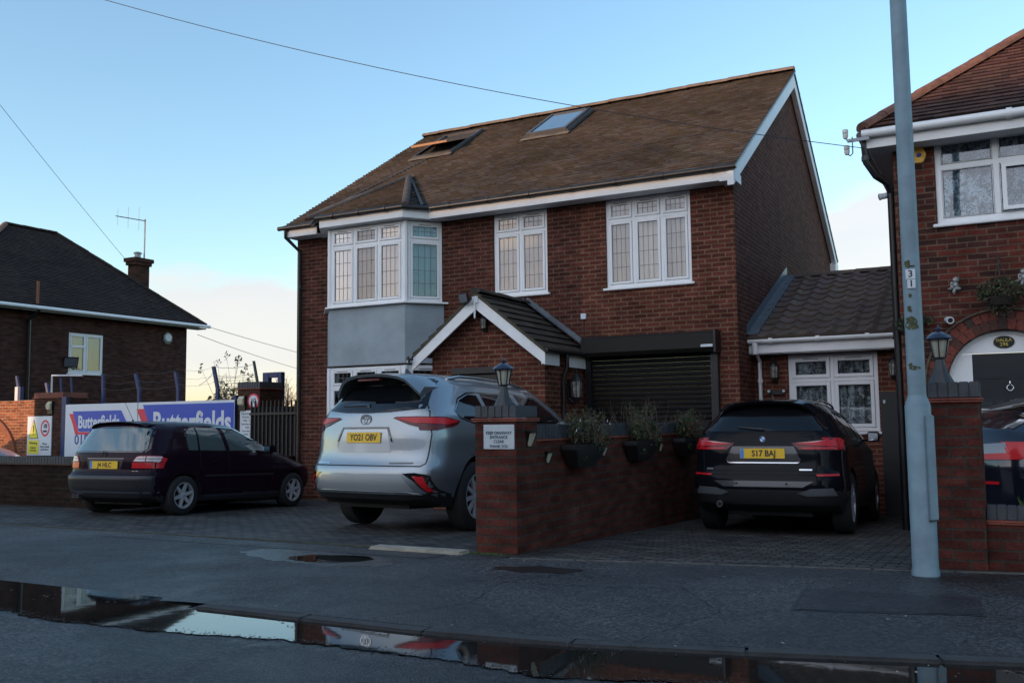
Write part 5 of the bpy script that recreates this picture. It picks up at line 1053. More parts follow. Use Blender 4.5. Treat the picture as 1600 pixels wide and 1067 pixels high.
# ------------------------------------------------------------------ far trees, bush, roof
def bare_tree(name, label, loc, h, seed, spread=.5, r=.12, cat='tree'):
    rg = random.Random(seed); t = thing(name, label, cat, loc); tk = MB(); cr = MB(); tips = []
    def grow(mb, p, d, L, r, lev):
        n = 4; pts = [p]; 
        for k in range(n): d = (d+Vector((rg.gauss(0, .12), rg.gauss(0, .12), .05))).normalized(); p = p+d*(L/n); pts.append(p)
        mb.tube(pts, [r*(1-.35*k/n) for k in range(n+1)], 4 if lev > 1 else 6, cap=False)
        if lev >= 5: return
        for k in range(3 if lev > 0 else 6):
            q = pts[rg.choice([2, 3, 4])] if lev else pts[rg.choice([1, 2, 3, 4])]; e = (d+Vector((rg.gauss(0, spread), rg.gauss(0, spread), rg.gauss(.12, .25)))).normalized(); grow(cr, q, e, L*rg.uniform(.55, .8), max(.012, r*.55), lev+1)
    grow(tk, Vector((0, 0, 0)), Vector((0, 0, 1)), h*.38, r, 0); tk.build('trunk', TWIG, t); cr.build('crown', M('twig_grey', (.13, .10, .095), .95), t); return t
for i, (x, y, h, lab) in enumerate([(-62.5, 64, 6.3, 'bare tree behind the wire fence, left of the right yard pillar'), (-58.5, 61, 5.8, 'bare winter tree just behind the right yard pillar'), (-54.5, 60, 6.2, 'bare winter tree inside the blue frame'), (-51.8, 58, 6.6, 'bare winter tree between the blue frame and the bay window house'), (-66, 60, 5.2, 'small bare tree right of the leafy bush')]):
    bare_tree('bare_tree', lab, (x, y, -.6), h, 10+i, .55, .16)
mb = MB(); t = thing('leafy_bush', 'sparse leafy bush against the pale sky beside the yard house', 'bush', (-21.2, 21.5, -.3)); rg = random.Random(4); st = MB()
for k in range(30):
    x = rg.uniform(-.8, .9); hh = rg.uniform(2.2, 3.9-abs(x)*.6); P = [Vector((x*.5, 0, 1)), Vector((x*.8, rg.uniform(-.3, .3), hh*.6)), Vector((x+rg.gauss(0, .12), rg.uniform(-.3, .3), hh))]; st.tube(P, [.012, .009, .004], 4); 
    leaves(mb, P[2], (.10, .12, .16), 12, .055, [0, 1], rg=rg, hollow=0)
leaves(mb, (-.1, 0, 2.0), (.85, .5, .75), 1100, .06, [0, 1, 1], rg=rg, hollow=0); mb.build('foliage', [LEAF, LEAFD], t); st.build('stems', TWIG, t)
t = thing('far_house', 'distant house with a reddish roof glimpsed left of the bay window house', 'house', (-53, 66, -.5)); mb = MB(); mb.box(-4, 4, 0, 6, 0, 3.4); mb.build('wall', DARK_BR, t); mb = MB(); mb.prism([(-4.3, -.3, 3.4), (-4.3, 6.3, 3.4), (-4.3, 3, 5.3)], (8.6, 0, 0)); mb.build('roof', M('far_roof', (.22, .09, .05), .9, var=(2, .4)), t)
mb = MB(); mb.box(-1.5, -.3, -.03, .02, 1.2, 2.4); mb.box(.9, 2.1, -.03, .02, 1.2, 2.4); mb.build('window', UPVC, t)
# ------------------------------------------------------------------ overhead wires
def wire(label, a, b_, sag, r=.008, n=40):
    a = Vector(a); b_ = Vector(b_); t = thing('overhead_wire', label, 'wire', a); mb = MB()
    mb.tube([a.lerp(b_, k/n)-Vector((0, 0, sag*4*(k/n)*(1-k/n)))-a for k in range(n+1)], r, 5); mb.build('cable', M('cable_dark', (.035, .035, .04), .6), t)
wire('long overhead cable sagging across the brown roof to the insulators', (-11.93, 8.833, 7.635), (-1.48, 12.34, 4.60), .237, .0055)
wire('thin cable rising steeply from the yard house chimney at the left', (-24.0, 14.6, 10.95), (-28.2, 23.35, 7.3), .05, .007)
wire('upper thin cable running away right of the yard house', (-24.6, 23.8, 4.7), (-40, 60, 5.0), .3, .010)
wire('lower thin cable running away right of the yard house', (-24.8, 23.6, 4.4), (-42, 58, 4.4), .4, .010)
# ------------------------------------------------------------------ houses across the road, behind the camera: they shade the street and show in glass
def opposite(x, w, label, ez=5.1, rz=8.3, yf=-21):
    t = thing('opposite_house', label, 'house', (x, yf, -.4)); mb = MB(); mb.box(-w/2, w/2, -9, 0, 0, ez+.4); mb.prism([(-w/2, 0, ez+.4), (-w/2, -9, ez+.4), (-w/2, -4.5, rz+.3)], (w, 0, 0)); mb.build('wall', DARK_BR, t)
    mb = MB(); mb.prism([(-w/2-.3, .4, ez+.3), (-w/2-.3, -4.5, rz+.5), (-w/2-.3, -9.4, ez+.3), (-w/2-.3, -4.5, rz+.36)], (w+.6, 0, 0)); mb.build('roof', M('opp_roof', (.12, .07, .05), .9, var=(1, .4)), t)
    for z in (1.2, 3.7):
        for xx in (-w*.28, w*.18): mb = MB(); mb.box(xx-.8, xx+.8, -.01, .03, z, z+1.3); q = mb.build('window', UPVC, t); mb = MB(); mb.box(xx-.7, xx+.7, .031, .036, z+.1, z+1.2); mb.build('pane', M('opp_glass', (.03, .04, .05), .05), q)
    mb = MB(); mb.box(w*.33, w*.45, -.01, .05, 0, 2.1); mb.build('door', M('door_black'), t)
for x, w in ((-60.5, 18), (-36, 14), (-22, 14), (-7.5, 15), (8, 16), (24, 16)): opposite(x, w, 'brick house across the road at x %d' % x if False else {-60.5: 'wide brick house across the road, farthest left', -36: 'brick house across the road beside the gap', -22: 'second brick house from the gap across the road', -7.5: 'brick house directly across the road', 8: 'brick house across the road to the right', 24: 'brick house across the road, farthest right'}[x])
# ------------------------------------------------------------------ cars
def sm(tab, d=.06):
    xs = [p[0] for p in tab]; ys = [p[1] for p in tab]
    def f0(x):
        if x <= xs[0]: return ys[0]
        if x >= xs[-1]: return ys[-1]
        for i in range(len(xs)-1):
            if x <= xs[i+1]: return ys[i]+(ys[i+1]-ys[i])*(x-xs[i])/(xs[i+1]-xs[i])
    return lambda x: sum(f0(x+d*k)*w for k, w in ((-1, .15), (-.5, .22), (0, .26), (.5, .22), (1, .15)))
TYRE = M('tyre_rubber', (.014, .014, .015), .75, bump=(60, .3)); ALLOY = M('alloy_wheel', (.50, .52, .54), .35, metal=.35); UNDER = M('under_black', (.012, .012, .013), .8)
TINT = M('tinted_glass', (.005, .006, .008), .03, spec=.45, coat=.15); REDL = M('red_lens', (.50, .012, .018), .25, coat=.25, spec=.3); REDD = M('dark_red_lens', (.10, .006, .01), .2, coat=.3, spec=.3); CLEARL = M('clear_lens', (.50, .42, .42), .12, coat=1)
PLATEY = M('plate_yellow', (.80, .50, .03), .4); PLATEB = M('plate_blue', (.05, .25, .62), .4); SEAMM = M('panel_gap', (.006, .006, .007), .7); GLOSSB = M('gloss_black', (.008, .008, .009), .08, coat=1)
def car(name, label, cat, loc, rz, sp, scale=1.0):
    root = thing(name, label, cat, loc, rz); root.scale = (scale if isinstance(scale, tuple) else (scale,)*3); root.rotation_euler = (-math.atan(SL)*cos(rz), 0, rz)
    top, bot, tail, nose, wid, rel = sm(sp['top'], sp.get('ts', .10)), sm(sp['bot']), sm(sp['tail'], sp.get('tls', .03)), sm(sp['nose']), sm(sp['wid'], .1), sm(sp['rel'], .03)
    Wd = sp['W']; bulge = sp.get('bulge', .10)
    def F(a, b, c):
        u = a*sp['L']
        for _ in range(5):
            zb, zt = bot(u), top(u)
            z = zb+(zt-zb)*c; u0, u1 = tail(z), nose(z); u = u0+(u1-u0)*a
        w = Wd*wid(u)*rel(z)
        # plan curvature at tail and nose
        du = (u-u0); dn = (u1-u); tp = 1-.055*max(0, 1-du/.35)**2-.16*max(0, 1-dn/.7)**2.2; w *= tp
        cr = sp.get('crown', .05); z2 = z-(cr*b*b+.05*abs(b)**9)*c**6*(1 if z > 1.2 else .55)
        u2 = u+bulge*abs(b)**3*max(0, 1-du/1.2)**1.5+.07*abs(b)**12*max(0, 1-du/.5)-.16*abs(b)**3*max(0, 1-dn/1.2)
        e = .012*abs(b)**14*c**14
        v = b*w
        cres = sp.get('crease')
        if cres and abs(b) > .999:
            for (zc, amp, wd_) in cres: v += (1 if b > 0 else -1)*amp*math.exp(-((z-zc)/wd_)**2)*(min(1, du/.5)*min(1, dn/.6))
        return Vector((v, u2, z2-e))
    def spaced(n, p=1.4):
        o = []
        for i in range(n+1):
            t = i/n; o.append(.5*(2*t)**p if t < .5 else 1-.5*(2-2*t)**p)
        return o
    As = spaced(84, 1.25); Bs = [2*x-1 for x in spaced(26, .72)]; Cs = spaced(34, 1.1)
    vid = {}; V = []; Fc = []
    def gi(a, b, c):
        k = (a, b, c)
        if k not in vid: vid[k] = len(V); V.append(F(As[a], Bs[b], Cs[c]))
        return vid[k]
    na, nb, nc = len(As)-1, len(Bs)-1, len(Cs)-1
    for a in range(na):
        for c in range(nc):
            Fc.append((gi(a, 0, c), gi(a, 0, c+1), gi(a+1, 0, c+1), gi(a+1, 0, c))); Fc.append((gi(a, nb, c), gi(a+1, nb, c), gi(a+1, nb, c+1), gi(a, nb, c+1)))
        for b in range(nb):
            Fc.append((gi(a, b, nc), gi(a, b+1, nc), gi(a+1, b+1, nc), gi(a+1, b, nc))); Fc.append((gi(a, b, 0), gi(a+1, b, 0), gi(a+1, b+1, 0), gi(a, b+1, 0)))
    for b in range(nb):
        for c in range(nc):
            Fc.append((gi(0, b, c), gi(0, b+1, c), gi(0, b+1, c+1), gi(0, b, c+1))); Fc.append((gi(na, b, c), gi(na, b, c+1), gi(na, b+1, c+1), gi(na, b+1, c)))
    me = bpy.data.meshes.new('body'); me.from_pydata([tuple(p) for p in V], [], Fc); bm = bmesh.new(); bm.from_mesh(me); bmesh.ops.recalc_face_normals(bm, faces=bm.faces)
    bvh = BVHTree.FromBMesh(bm); bm.to_mesh(me); bm.free()
    for mt in (sp['paint'], sp['lower'], UNDER): me.materials.append(mt)
    ob = bpy.data.objects.new('body', me); COL.objects.link(ob)
    cm = MB()
    for (wu, wr_) in sp['wheels']:
        for s_ in (-1, 1): cm.lathe((s_*(Wd-.32), wu, sp['r']+.01), [(wr_, 0), (wr_, .6)], 36, axis=(s_, 0, 0))
    cut = cm.build('cut', UNDER); md = ob.modifiers.new('b', 'BOOLEAN'); md.object = cut; md.operation = 'DIFFERENCE'; md.solver = 'EXACT'
    try: md.material_mode = 'TRANSFER'
    except Exception: pass
    dg = bpy.context.evaluated_depsgraph_get(); me2 = bpy.data.meshes.new_from_object(ob.evaluated_get(dg)); me2.name = 'body'
    ob.modifiers.clear(); old = ob.data; ob.data = me2; bpy.data.objects.remove(cut)
    names = [m_.name if m_ else '' for m_ in me2.materials]; ui = names.index(UNDER.name) if UNDER.name in names else 0
    lz = sp['lz']
    for p in me2.polygons:
        if p.material_index == ui and ui: continue
        c = p.center
        if p.normal.z < -.8 and c.z < .5: p.material_index = 2
        elif c.z < lz(c.y, c.x): p.material_index = 1
    me2.shade_smooth(); me2.set_sharp_from_angle(angle=radians(38)); ob.parent = root; body = ob
    # floor pan so the arches are closed inside
    AX = {'rear': (Vector((0, 1, 0)), lambda p, q: Vector((p, -1, q))), 'right': (Vector((-1, 0, 0)), lambda p, q: Vector((2, p, q))), 'left': (Vector((1, 0, 0)), lambda p, q: Vector((-2, p, q))), 'top': (Vector((0, 0, -1)), lambda p, q: Vector((p, q, 3)))}
    def hit(axis, p, q):
        d, mk = AX[axis]; o = mk(p, q); h = bvh.ray_cast(o, d)
        if h[0] is None:
            h = bvh.find_nearest(Vector((p, .3, q)) if axis == 'rear' else (Vector((Wd*(1 if axis == 'right' else -1), p, q)) if axis != 'top' else Vector((p, q, 1.5))))
        return h[0], (h[1] if h[1].dot(d) < 0 else -h[1])
    def decal(nm, polys, axis, mat, off=.005, deep=.012, parent=None, step=.05, smooth=True):
        bm = bmesh.new()
        if not isinstance(polys[0][0], (tuple, list)): polys = [polys]
        for poly in polys:
            bm.faces.new([bm.verts.new((p, q, 0)) for p, q in poly])
        xs = [v.co.x for v in bm.verts]; ys = [v.co.y for v in bm.verts]
        for (lo, hi, n_) in ((min(xs), max(xs), Vector((1, 0, 0))), (min(ys), max(ys), Vector((0, 1, 0)))):
            k = lo+step
            while k < hi-1e-4: bmesh.ops.bisect_plane(bm, geom=bm.verts[:]+bm.edges[:]+bm.faces[:], plane_co=n_*k, plane_no=n_, dist=1e-5); k += step
        bmesh.ops.triangulate(bm, faces=bm.faces[:])
        inner = {}
        bm.verts.ensure_lookup_table(); base = [(v, v.co.x, v.co.y) for v in bm.verts]; bes = [e for e in bm.edges if e.is_boundary]
        low = {}
        for v, p, q in base:
            h, n_ = hit(axis, p, q); v.co = h+n_*off; low[v] = h-n_*deep
        lv = {}
        for e in bes:
            for v in e.verts:
                if v not in lv: lv[v] = bm.verts.new(low[v])
        for e in bes:
            a, b = e.verts
            try: bm.faces.new((a, b, lv[b], lv[a]))
            except Exception: pass
        bmesh.ops.recalc_face_normals(bm, faces=bm.faces)
        me = bpy.data.meshes.new(nm); bm.to_mesh(me); bm.free(); me.materials.append(mat)
        me.shade_smooth(); me.set_sharp_from_angle(angle=radians(45))
        o = bpy.data.objects.new(nm, me); COL.objects.link(o); o.parent = parent or root; return o
    def seam(paths, axis, w=.004, mat=SEAMM, nm='panel_gaps', off=.0012, parent=None):
        mb = MB()
        for pts in paths:
            P = []
            for i in range(len(pts)-1):
                (a, b), (c, d) = pts[i], pts[i+1]; n = max(1, int(sqrt((c-a)**2+(d-b)**2)/.04))
                P += [(a+(c-a)*k/n, b+(d-b)*k/n) for k in range(n)]
            P.append(pts[-1]); L = []; R = []
            for i, (p, q) in enumerate(P):
                a, b = P[max(0, i-1)], P[min(len(P)-1, i+1)]; dx, dy = b[0]-a[0], b[1]-a[1]; l = sqrt(dx*dx+dy*dy) or 1; nx, ny = -dy/l*w, dx/l*w
                for s_, Q in ((1, L), (-1, R)):
                    h, n_ = hit(axis, p+nx*s_, q+ny*s_); Q.append(h+n_*off)
            vs = [x for pr in zip(L, R) for x in pr]; mb.add(vs, [(2*i, 2*i+2, 2*i+3, 2*i+1) for i in range(len(L)-1)])
        o = mb.build(nm, mat, parent or body); return o
    def wheel(u, s_, kind):
        r = sp['r']; x = s_*(sp['track']); t_ = sp.get('tw', .21)
        mb = MB(); ri = r*.66; mb.lathe((x, u, r), [(ri, -t_/2), (r*.93, -t_/2), (r, -t_/2+.02), (r, t_/2-.02), (r*.93, t_/2), (ri, t_/2)], 40, axis=(s_, 0, 0), cap=False); ty = mb.build('wheel', TYRE, root, smooth=50)
        mb = MB(); mb.lathe((x, u, r), [(ri, -t_/2+.01), (ri*.96, t_/2-.10)], 32, axis=(s_, 0, 0), mi=1)
        # rim ring
        n = 40; xo = x+s_*(t_/2-.005)
        for k in range(n):
            a, b = 2*pi*k/n, 2*pi*(k+1)/n; P = []
            for (rr, xx) in ((ri*1.0, xo), (ri*.9, xo-s_*.002), (ri*.88, xo-s_*.06)):
                P += [(xx, u+rr*cos(a), r+rr*sin(a)), (xx, u+rr*cos(b), r+rr*sin(b))]
            mb.add(P, [(0, 1, 3, 2), (2, 3, 5, 4)])
        ns, wi, wo_ = kind; 
        for k in range(ns):
            a = 2*pi*(k+.25)/ns
            def pt(rr, dw, xx): return (xx, u+rr*cos(a)-dw*sin(a), r+rr*sin(a)+dw*cos(a))
            x1 = xo-s_*.012; x0 = xo-s_*.045
            P = [pt(.04, -wi, x1), pt(ri*.92, -wo_, xo-s_*.004), pt(ri*.92, wo_, xo-s_*.004), pt(.04, wi, x1)]; mb.add(P+[(p[0]-s_*.03, p[1], p[2]) for p in P], [(0, 1, 2, 3), (0, 4, 5, 1), (3, 2, 6, 7)])
        mb.lathe((xo-s_*.03, u, r), [(.06, -.02), (.06, .01), (.035, .022)], 16, axis=(s_, 0, 0)); mb.build('rim', [ALLOY, UNDER], ty, smooth=30)
    for (wu, _) in sp['wheels']:
        for s_ in (-1, 1): wheel(wu, s_, sp['spokes'])
    def plate(txt, u, z, w=.52, h=.111, tilt=0, blue=True, v0=0):
        hpt, n_ = hit('rear', v0, z); M4 = face_mat((v0, hpt.y-.012, z), (1, 0, 0), (0, sin(tilt), cos(tilt)))
        mb = MB(); mb.box(-w/2, w/2, -h/2, h/2, -.003, .003)
        mb.box(-w/2+.003, -w/2+.045, -h/2+.003, h/2-.003, .003, .004, 1) if blue else None
        o = mb.build('number_plate', [PLATEY, PLATEB], root); o.data.transform(M4)
        text(txt, .095, INK, o, M4 @ Matrix.Translation((.018 if blue else 0, -.002, .0045)), bold=.0025, sx=.92, depth=.0005)
        return o
    def mirror(u, z, s_=1, mat=None):
        h, n_ = hit('right' if s_ > 0 else 'left', u, z-.04); mb = MB(); x0 = h.x
        pr = [(-.06, -.07), (.07, -.055), (.085, .02), (.05, .065), (-.05, .07), (-.075, .0)]
        mb.prism([(x0+s_*(.06), u+a*.8, z+b) for a, b in pr], (s_*.15, -.02, 0)); mb.box(min(x0-.02, x0+s_*.08), max(x0-.02, x0+s_*.08) if s_ > 0 else x0+.02, u-.02, u+.03, z-.06, z-.03)
        o = mb.build('door_mirror', mat or sp['paint'], root, bevel=.012, smooth=50)
        mb = MB(); mb.prism([(x0+s_*.075, u-.068, z-.05), (x0+s_*.195, u-.084, z-.05), (x0+s_*.195, u-.09, z+.045), (x0+s_*.075, u-.074, z+.05)], (0, -.004, 0)); mb.build('mirror_glass', M('mirror_glass', (.5, .55, .6), .05, metal=1), o)
    return dict(root=root, body=body, hit=hit, decal=decal, seam=seam, plate=plate, mirror=mirror, bvh=bvh)
def emblem(c, v, z, kind, r=.05):
    h, n_ = c['hit']('rear', v, z); M4 = face_mat((v, h.y-.006, z)); mb = MB(); n = 24
    def ring(r0, r1, z0, mi, sx=1, sy=1, cy=0):
        for k in range(n):
            a, b = 2*pi*k/n, 2*pi*(k+1)/n; mb.prism([(r_*cos(q)*sx, r_*sin(q)*sy+cy, z0) for r_, q in ((r0, a), (r1, a), (r1, b), (r0, b))], (0, 0, .004), mi)
    if kind == 'round_quarters':
        ring(r*.72, r, .0, 0)
        for k in range(4):
            a = pi/2*k; mb.prism([(0, 0, .003)]+[(r*.70*cos(a+pi/2*j/6), r*.70*sin(a+pi/2*j/6), .003) for j in range(7)], (0, 0, .003), 1+(k % 2))
    elif kind == 'ovals': ring(r*.86, r, 0, 0, 1.12, .78); ring(r*.72, r*.9, .001, 0, .38, .72); ring(r*.72, r*.9, .001, 0, .9, .32, r*.30)
    else:
        ring(r*.85, r, 0, 0)
        for pts in ([(-.35, .75), (-.18, .75), (0, .22), (.18, .75), (.35, .75), (.08, .06), (-.08, .06)], [(-.80, .35), (-.62, .42), (-.40, -.42), (-.12, .0), (.12, .0), (.40, -.42), (.62, .42), (.80, .35), (.50, -.80), (.34, -.80), (0, -.25), (-.34, -.80), (-.50, -.80)]): mb.prism([(x*r, y*r, .001) for x, y in pts], (0, 0, .004), 0)
    o = mb.build('emblem', [CHROME, SIGNW, M('roundel_blue', (.05, .22, .60), .3)], c['root']); o.data.transform(M4); return o
def paint(name, col, metal=.0, rough=.25, flake=True):
    return M(name, col, rough, metal=metal, coat=1.0 if metal > .2 else .10, spec=.5 if metal > .2 else .07)
def antenna_fin(c, v, u, mat):
    h, n_ = c['hit']('top', v, u); mb = MB(); mb.prism([(v-.006, u+.16, h.z-.005), (v-.006, u-.02, h.z-.005), (v-.006, u-.0, h.z+.062), (v-.006, u+.03, h.z+.06)], (.012, 0, 0)); mb.build('aerial_fin', mat, c['root'], bevel=.004)
def spoiler(c, hw, uf, ur, drop, thick, mat, curve=.12, side=.03):
    mb = MB(); n = 16; top = []; 
    for i in range(n+1):
        t = -1+2*i/n; v = t*hw; z0 = c['hit']('top', v, uf)[0].z+.004; k = abs(t)**3
        top.append([Vector((v, uf, z0)), Vector((v, uf*.45+ur*.55, z0-drop*.35)), Vector((v*.985, ur+curve*k, z0-drop-side*k)), Vector((v*.97, ur+curve*k+.02, z0-drop-side*k-thick)), Vector((v*.97, uf, z0-drop-thick*1.3))])
    vs = [p for r_ in top for p in r_]; fs = [(5*i+k, 5*i+(k+1) % 5, 5*i+5+(k+1) % 5, 5*i+5+k) for i in range(n) for k in range(5)]+[(0, 1, 2, 3, 4), tuple(5*n+k for k in (4, 3, 2, 1, 0))]
    return mb.add(vs, fs).build('rear_spoiler', mat, c['root'], smooth=40)
def exhaust(c, v, z, u, r=.032, n=1):
    mb = MB()
    for k in range(n): mb.lathe((v+k*.075, u, z), [(r, 0), (r*1.05, .004), (r, .01), (r, .25)], 16, axis=(0, 1, 0)); 
    o = mb.build('exhaust', CHROME, c['root'], smooth=40); mb = MB()
    for k in range(n): mb.lathe((v+k*.075, u-.002, z), [(r*.82, 0), (r*.82, .004)], 16, axis=(0, 1, 0))
    mb.build('exhaust_bore', SEAMM, o)
def arc(cx, cy, r, a0, a1, n=14): return [(cx+r*cos(radians(a0+(a1-a0)*k/n)), cy+r*sin(radians(a0+(a1-a0)*k/n))) for k in range(n+1)]

# --- silver SUV
silver = paint('silver_paint', (.28, .32, .35), .75, .34)
spec = dict(L=4.75, W=.965, r=.37, track=.845, tw=.235, paint=silver, lower=BLACKP, crown=.045, bulge=.13,
 top=[(0, 1.66), (.45, 1.68), (.8, 1.71), (1.6, 1.735), (2.3, 1.72), (2.9, 1.66), (3.3, 1.48), (3.75, 1.12), (4.2, 1.06), (4.6, .96), (4.8, .8)], bot=[(0, .36), (.4, .27), (4.3, .25), (4.8, .32)],
 tail=[(.25, .12), (.40, .04), (.52, .0), (.66, .01), (.74, .07), (.82, .09), (1.0, .10), (1.22, .14), (1.30, .17), (1.60, .46), (1.72, .56)], nose=[(.2, 4.55), (.5, 4.75), (.8, 4.72), (1.1, 4.4), (1.2, 4.2), (1.3, 4.1), (1.75, 3.6)],
 wid=[(0, .985), (.5, 1), (1.2, 1.005), (2, .985), (3, .985), (3.8, 1.0), (4.75, .95)], rel=[(.25, .90), (.40, .96), (.55, 1.0), (.75, 1.0), (.92, .985), (1.1, .975), (1.2, .955), (1.28, .92), (1.5, .79), (1.66, .69), (1.75, .60)],
 crease=[(1.0, .018, .10), (.62, .012, .12)], wheels=[(1.08, .43), (3.80, .43)], spokes=(10, .02, .022), lz=lambda u, v: .40 if (u < .6) else .36)
hl = car('parked_car', 'silver SUV seen from behind, parked between the bay window and the brick gate pillar', 'car', (-6.84, 8.98, -.035), radians(-6), spec, (1.03, .97, 1.115))
D = hl['decal']; R_ = hl['root']
D('rear_window', [(-.74, 1.285), (-.35, 1.25), (0, 1.243), (.35, 1.25), (.74, 1.285), (.74, 1.33), (.62, 1.56), (.58, 1.61), (-.58, 1.61), (-.62, 1.56), (-.74, 1.33)], 'rear', TINT, .004)
spo = spoiler(hl, .66, .66, .16, .035, .03, silver, .16, .05)
D('spoiler_underside', [(-.58, 1.52), (-.40, 1.555), (.40, 1.555), (.58, 1.52), (.56, 1.62), (-.56, 1.62)], 'rear', GLOSSB, .012, .01)
mb = MB(); mb.box(-.17, .17, .150, .20, 1.592, 1.612); mb.build('brake_light', REDD, spo, bevel=.004)
for s_ in (-1, 1):
    nm = 'tail_light'; b0 = D(nm, [(s_*x, z) for x, z in ((.40, 1.185), (.44, 1.20), (.70, 1.205), (.90, 1.20), (.90, 1.09), (.84, 1.07), (.62, 1.115))], 'rear', REDD, .010, .02)
    D('lens', [(s_*x, z) for x, z in ((.43, 1.185), (.70, 1.192), (.885, 1.188), (.885, 1.135), (.70, 1.13))], 'rear', REDL, .016, .008, parent=b0)
    ax_ = 'right' if s_ > 0 else 'left'; b1 = D(nm, [(.20, 1.20), (.45, 1.205), (.74, 1.165), (.66, 1.12), (.34, 1.06), (.20, 1.06)], ax_, REDD, .010, .02); D('lens', [(.22, 1.19), (.46, 1.19), (.70, 1.158), (.46, 1.12), (.22, 1.135)], ax_, REDL, .016, .008, parent=b1)
    D('rear_reflector', [(s_*x, z) for x, z in ((.62, .615), (.76, .625), (.90, .60), (.93, .42), (.86, .41), (.74, .55))], 'rear', GLOSSB, .006, .02)
    D('rear_reflector', [(s_*x, z) for x, z in ((.74, .59), (.84, .585), (.90, .44), (.86, .435))], 'rear', REDL, .012, .01)
D('plate_recess', [(-.34, 1.075), (.34, 1.075), (.41, .845), (.39, .83), (-.39, .83), (-.41, .845)], 'rear', M('silver_shade', (.42, .45, .48), .35, metal=.6, coat=.6), .004)
D('plate_trim', [(-.35, 1.095), (.35, 1.095), (.43, .94), (.41, .94), (.335, 1.075), (-.335, 1.075), (-.41, .94), (-.43, .94)], 'rear', GLOSSB, .010)
D('bumper_panel', [(-.60, .59), (.60, .59), (.74, .44), (-.74, .44)], 'rear', M('bumper_silver', (.36, .39, .42), .38, metal=.6), .008, .01)
D('bumper_strip', [(-.82, .405), (.82, .405), (.66, .43), (-.66, .43)], 'rear', CHROME, .012, .01)
D('tailgate_strip', [(-.80, .725), (-.50, .72), (-.50, .705), (-.79, .71)], 'rear', CHROME, .004); D('tailgate_badge', [(.42, .725), (.72, .73), (.72, .715), (.42, .71)], 'rear', M('badge_grey', (.14, .15, .16), .4), .004)
hl['seam']([[(-.80, 1.25), (-.86, 1.02), (-.84, .72), (-.80, .69), (.80, .69), (.84, .72), (.86, 1.02), (.80, 1.25), (.74, 1.33)], [(.3, 1.09), (.2, 1.09)]], 'rear', .006)
hl['plate']('YO21 OBV', 0, .985, blue=False, tilt=.06); emblem(hl, 0, 1.175, 'ovals', .075)
D('rear_wiper', [(-.42, 1.315), (-.05, 1.315), (.02, 1.30), (.0, 1.335), (-.2, 1.345)], 'rear', GLOSSB, .02, .01)
for s_, ax_ in ((1, 'right'), (-1, 'left')):
    o = D('side_window', [(.70, 1.27), (.78, 1.21), (1.02, 1.17), (1.34, 1.155), (1.30, 1.47), (1.12, 1.47), (.88, 1.40)], ax_, TINT, .004); D('side_window', [(1.42, 1.15), (2.22, 1.13), (2.12, 1.51), (1.40, 1.49)], ax_, TINT, .004); D('side_window', [(2.32, 1.13), (3.28, 1.12), (3.02, 1.30), (2.72, 1.48), (2.24, 1.51)], ax_, TINT, .004)
    hl['seam']([[(.68, 1.27), (.76, 1.20), (1.0, 1.155), (1.35, 1.14), (2.3, 1.115), (3.3, 1.105), (3.04, 1.31), (2.74, 1.495), (2.2, 1.525), (1.3, 1.50), (1.10, 1.485), (.86, 1.415), (.68, 1.27)]], ax_, .008, GLOSSB, nm='window_trim')
    hl['seam']([[(1.38, 1.14), (1.42, .9), (1.52, .75), (1.54, .45)], [(2.28, 1.13), (2.28, .42)], [(3.24, 1.10), (3.30, .42)], [(.92, .80), (1.15, .86), (1.42, .85)]], ax_, .0035)
    h1 = [hl['hit']('top', s_*.56, u)[0]+Vector((0, 0, .035)) for u in (.95, 1.2, 1.6, 2.0, 2.4, 2.75)]; h1[0].z -= .04; h1[-1].z -= .035; mb = MB(); mb.tube(h1, .016, 8); mb.build('roof_rail', CHROME, R_, smooth=60)
    hl['mirror'](2.95, 1.14, s_)
antenna_fin(hl, 0, .85, silver); D('windscreen', [(-.62, 3.32), (.62, 3.32), (.50, 2.98), (-.50, 2.98)][::-1], 'top', TINT, .004)
mb = MB(); mb.tube([(-.6, 1.1, .30), (.6, 1.1, .30)], .06, 8); mb.box(-.5, .5, .35, .9, .24, .34); mb.build('underbody', UNDER, R_)

# --- dark purple hatchback
plum = paint('plum_paint', (.015, .006, .014), .15, .25)
spec = dict(L=4.0, W=.845, r=.295, track=.745, tw=.19, paint=plum, lower=M('bumper_dark', (.016, .016, .020), .42), crown=.028, bulge=.085, ts=.07,
 top=[(0, 1.375), (.3, 1.385), (.8, 1.415), (1.5, 1.425), (2.0, 1.39), (2.35, 1.24), (2.85, .965), (3.2, .94), (3.7, .865), (4.0, .72)], bot=[(0, .30), (.3, .20), (3.7, .19), (4.0, .26)],
 tail=[(.2, .13), (.30, .07), (.40, .03), (.56, .0), (.60, .02), (.625, .075), (.8, .08), (.93, .10), (1.28, .25), (1.38, .30)], nose=[(.2, 3.85), (.45, 4.0), (.7, 3.95), (.9, 3.4), (1.1, 3.1), (1.4, 2.9)],
 wid=[(0, .985), (.5, 1), (3.2, 1.0), (4.0, .95)], rel=[(.2, .93), (.35, .99), (.6, 1.0), (.75, .995), (.9, .975), (1.0, .94), (1.3, .81), (1.42, .72)],
 crease=[(.66, .008, .04)], wheels=[(.74, .335), (3.215, .335)], spokes=(6, .030, .018), lz=lambda u, v: .585 if u < .22 else .30)
gf = car('parked_car', 'dark plum five door hatchback parked in front of the white sign boards', 'car', (-11.70, 9.30, -.055), radians(3.5), spec, (1.05, 1.045, .985))
D = gf['decal']; R_ = gf['root']
TEAL = M('teal_glass', (.05, .095, .10), .04, spec=.9, coat=1)
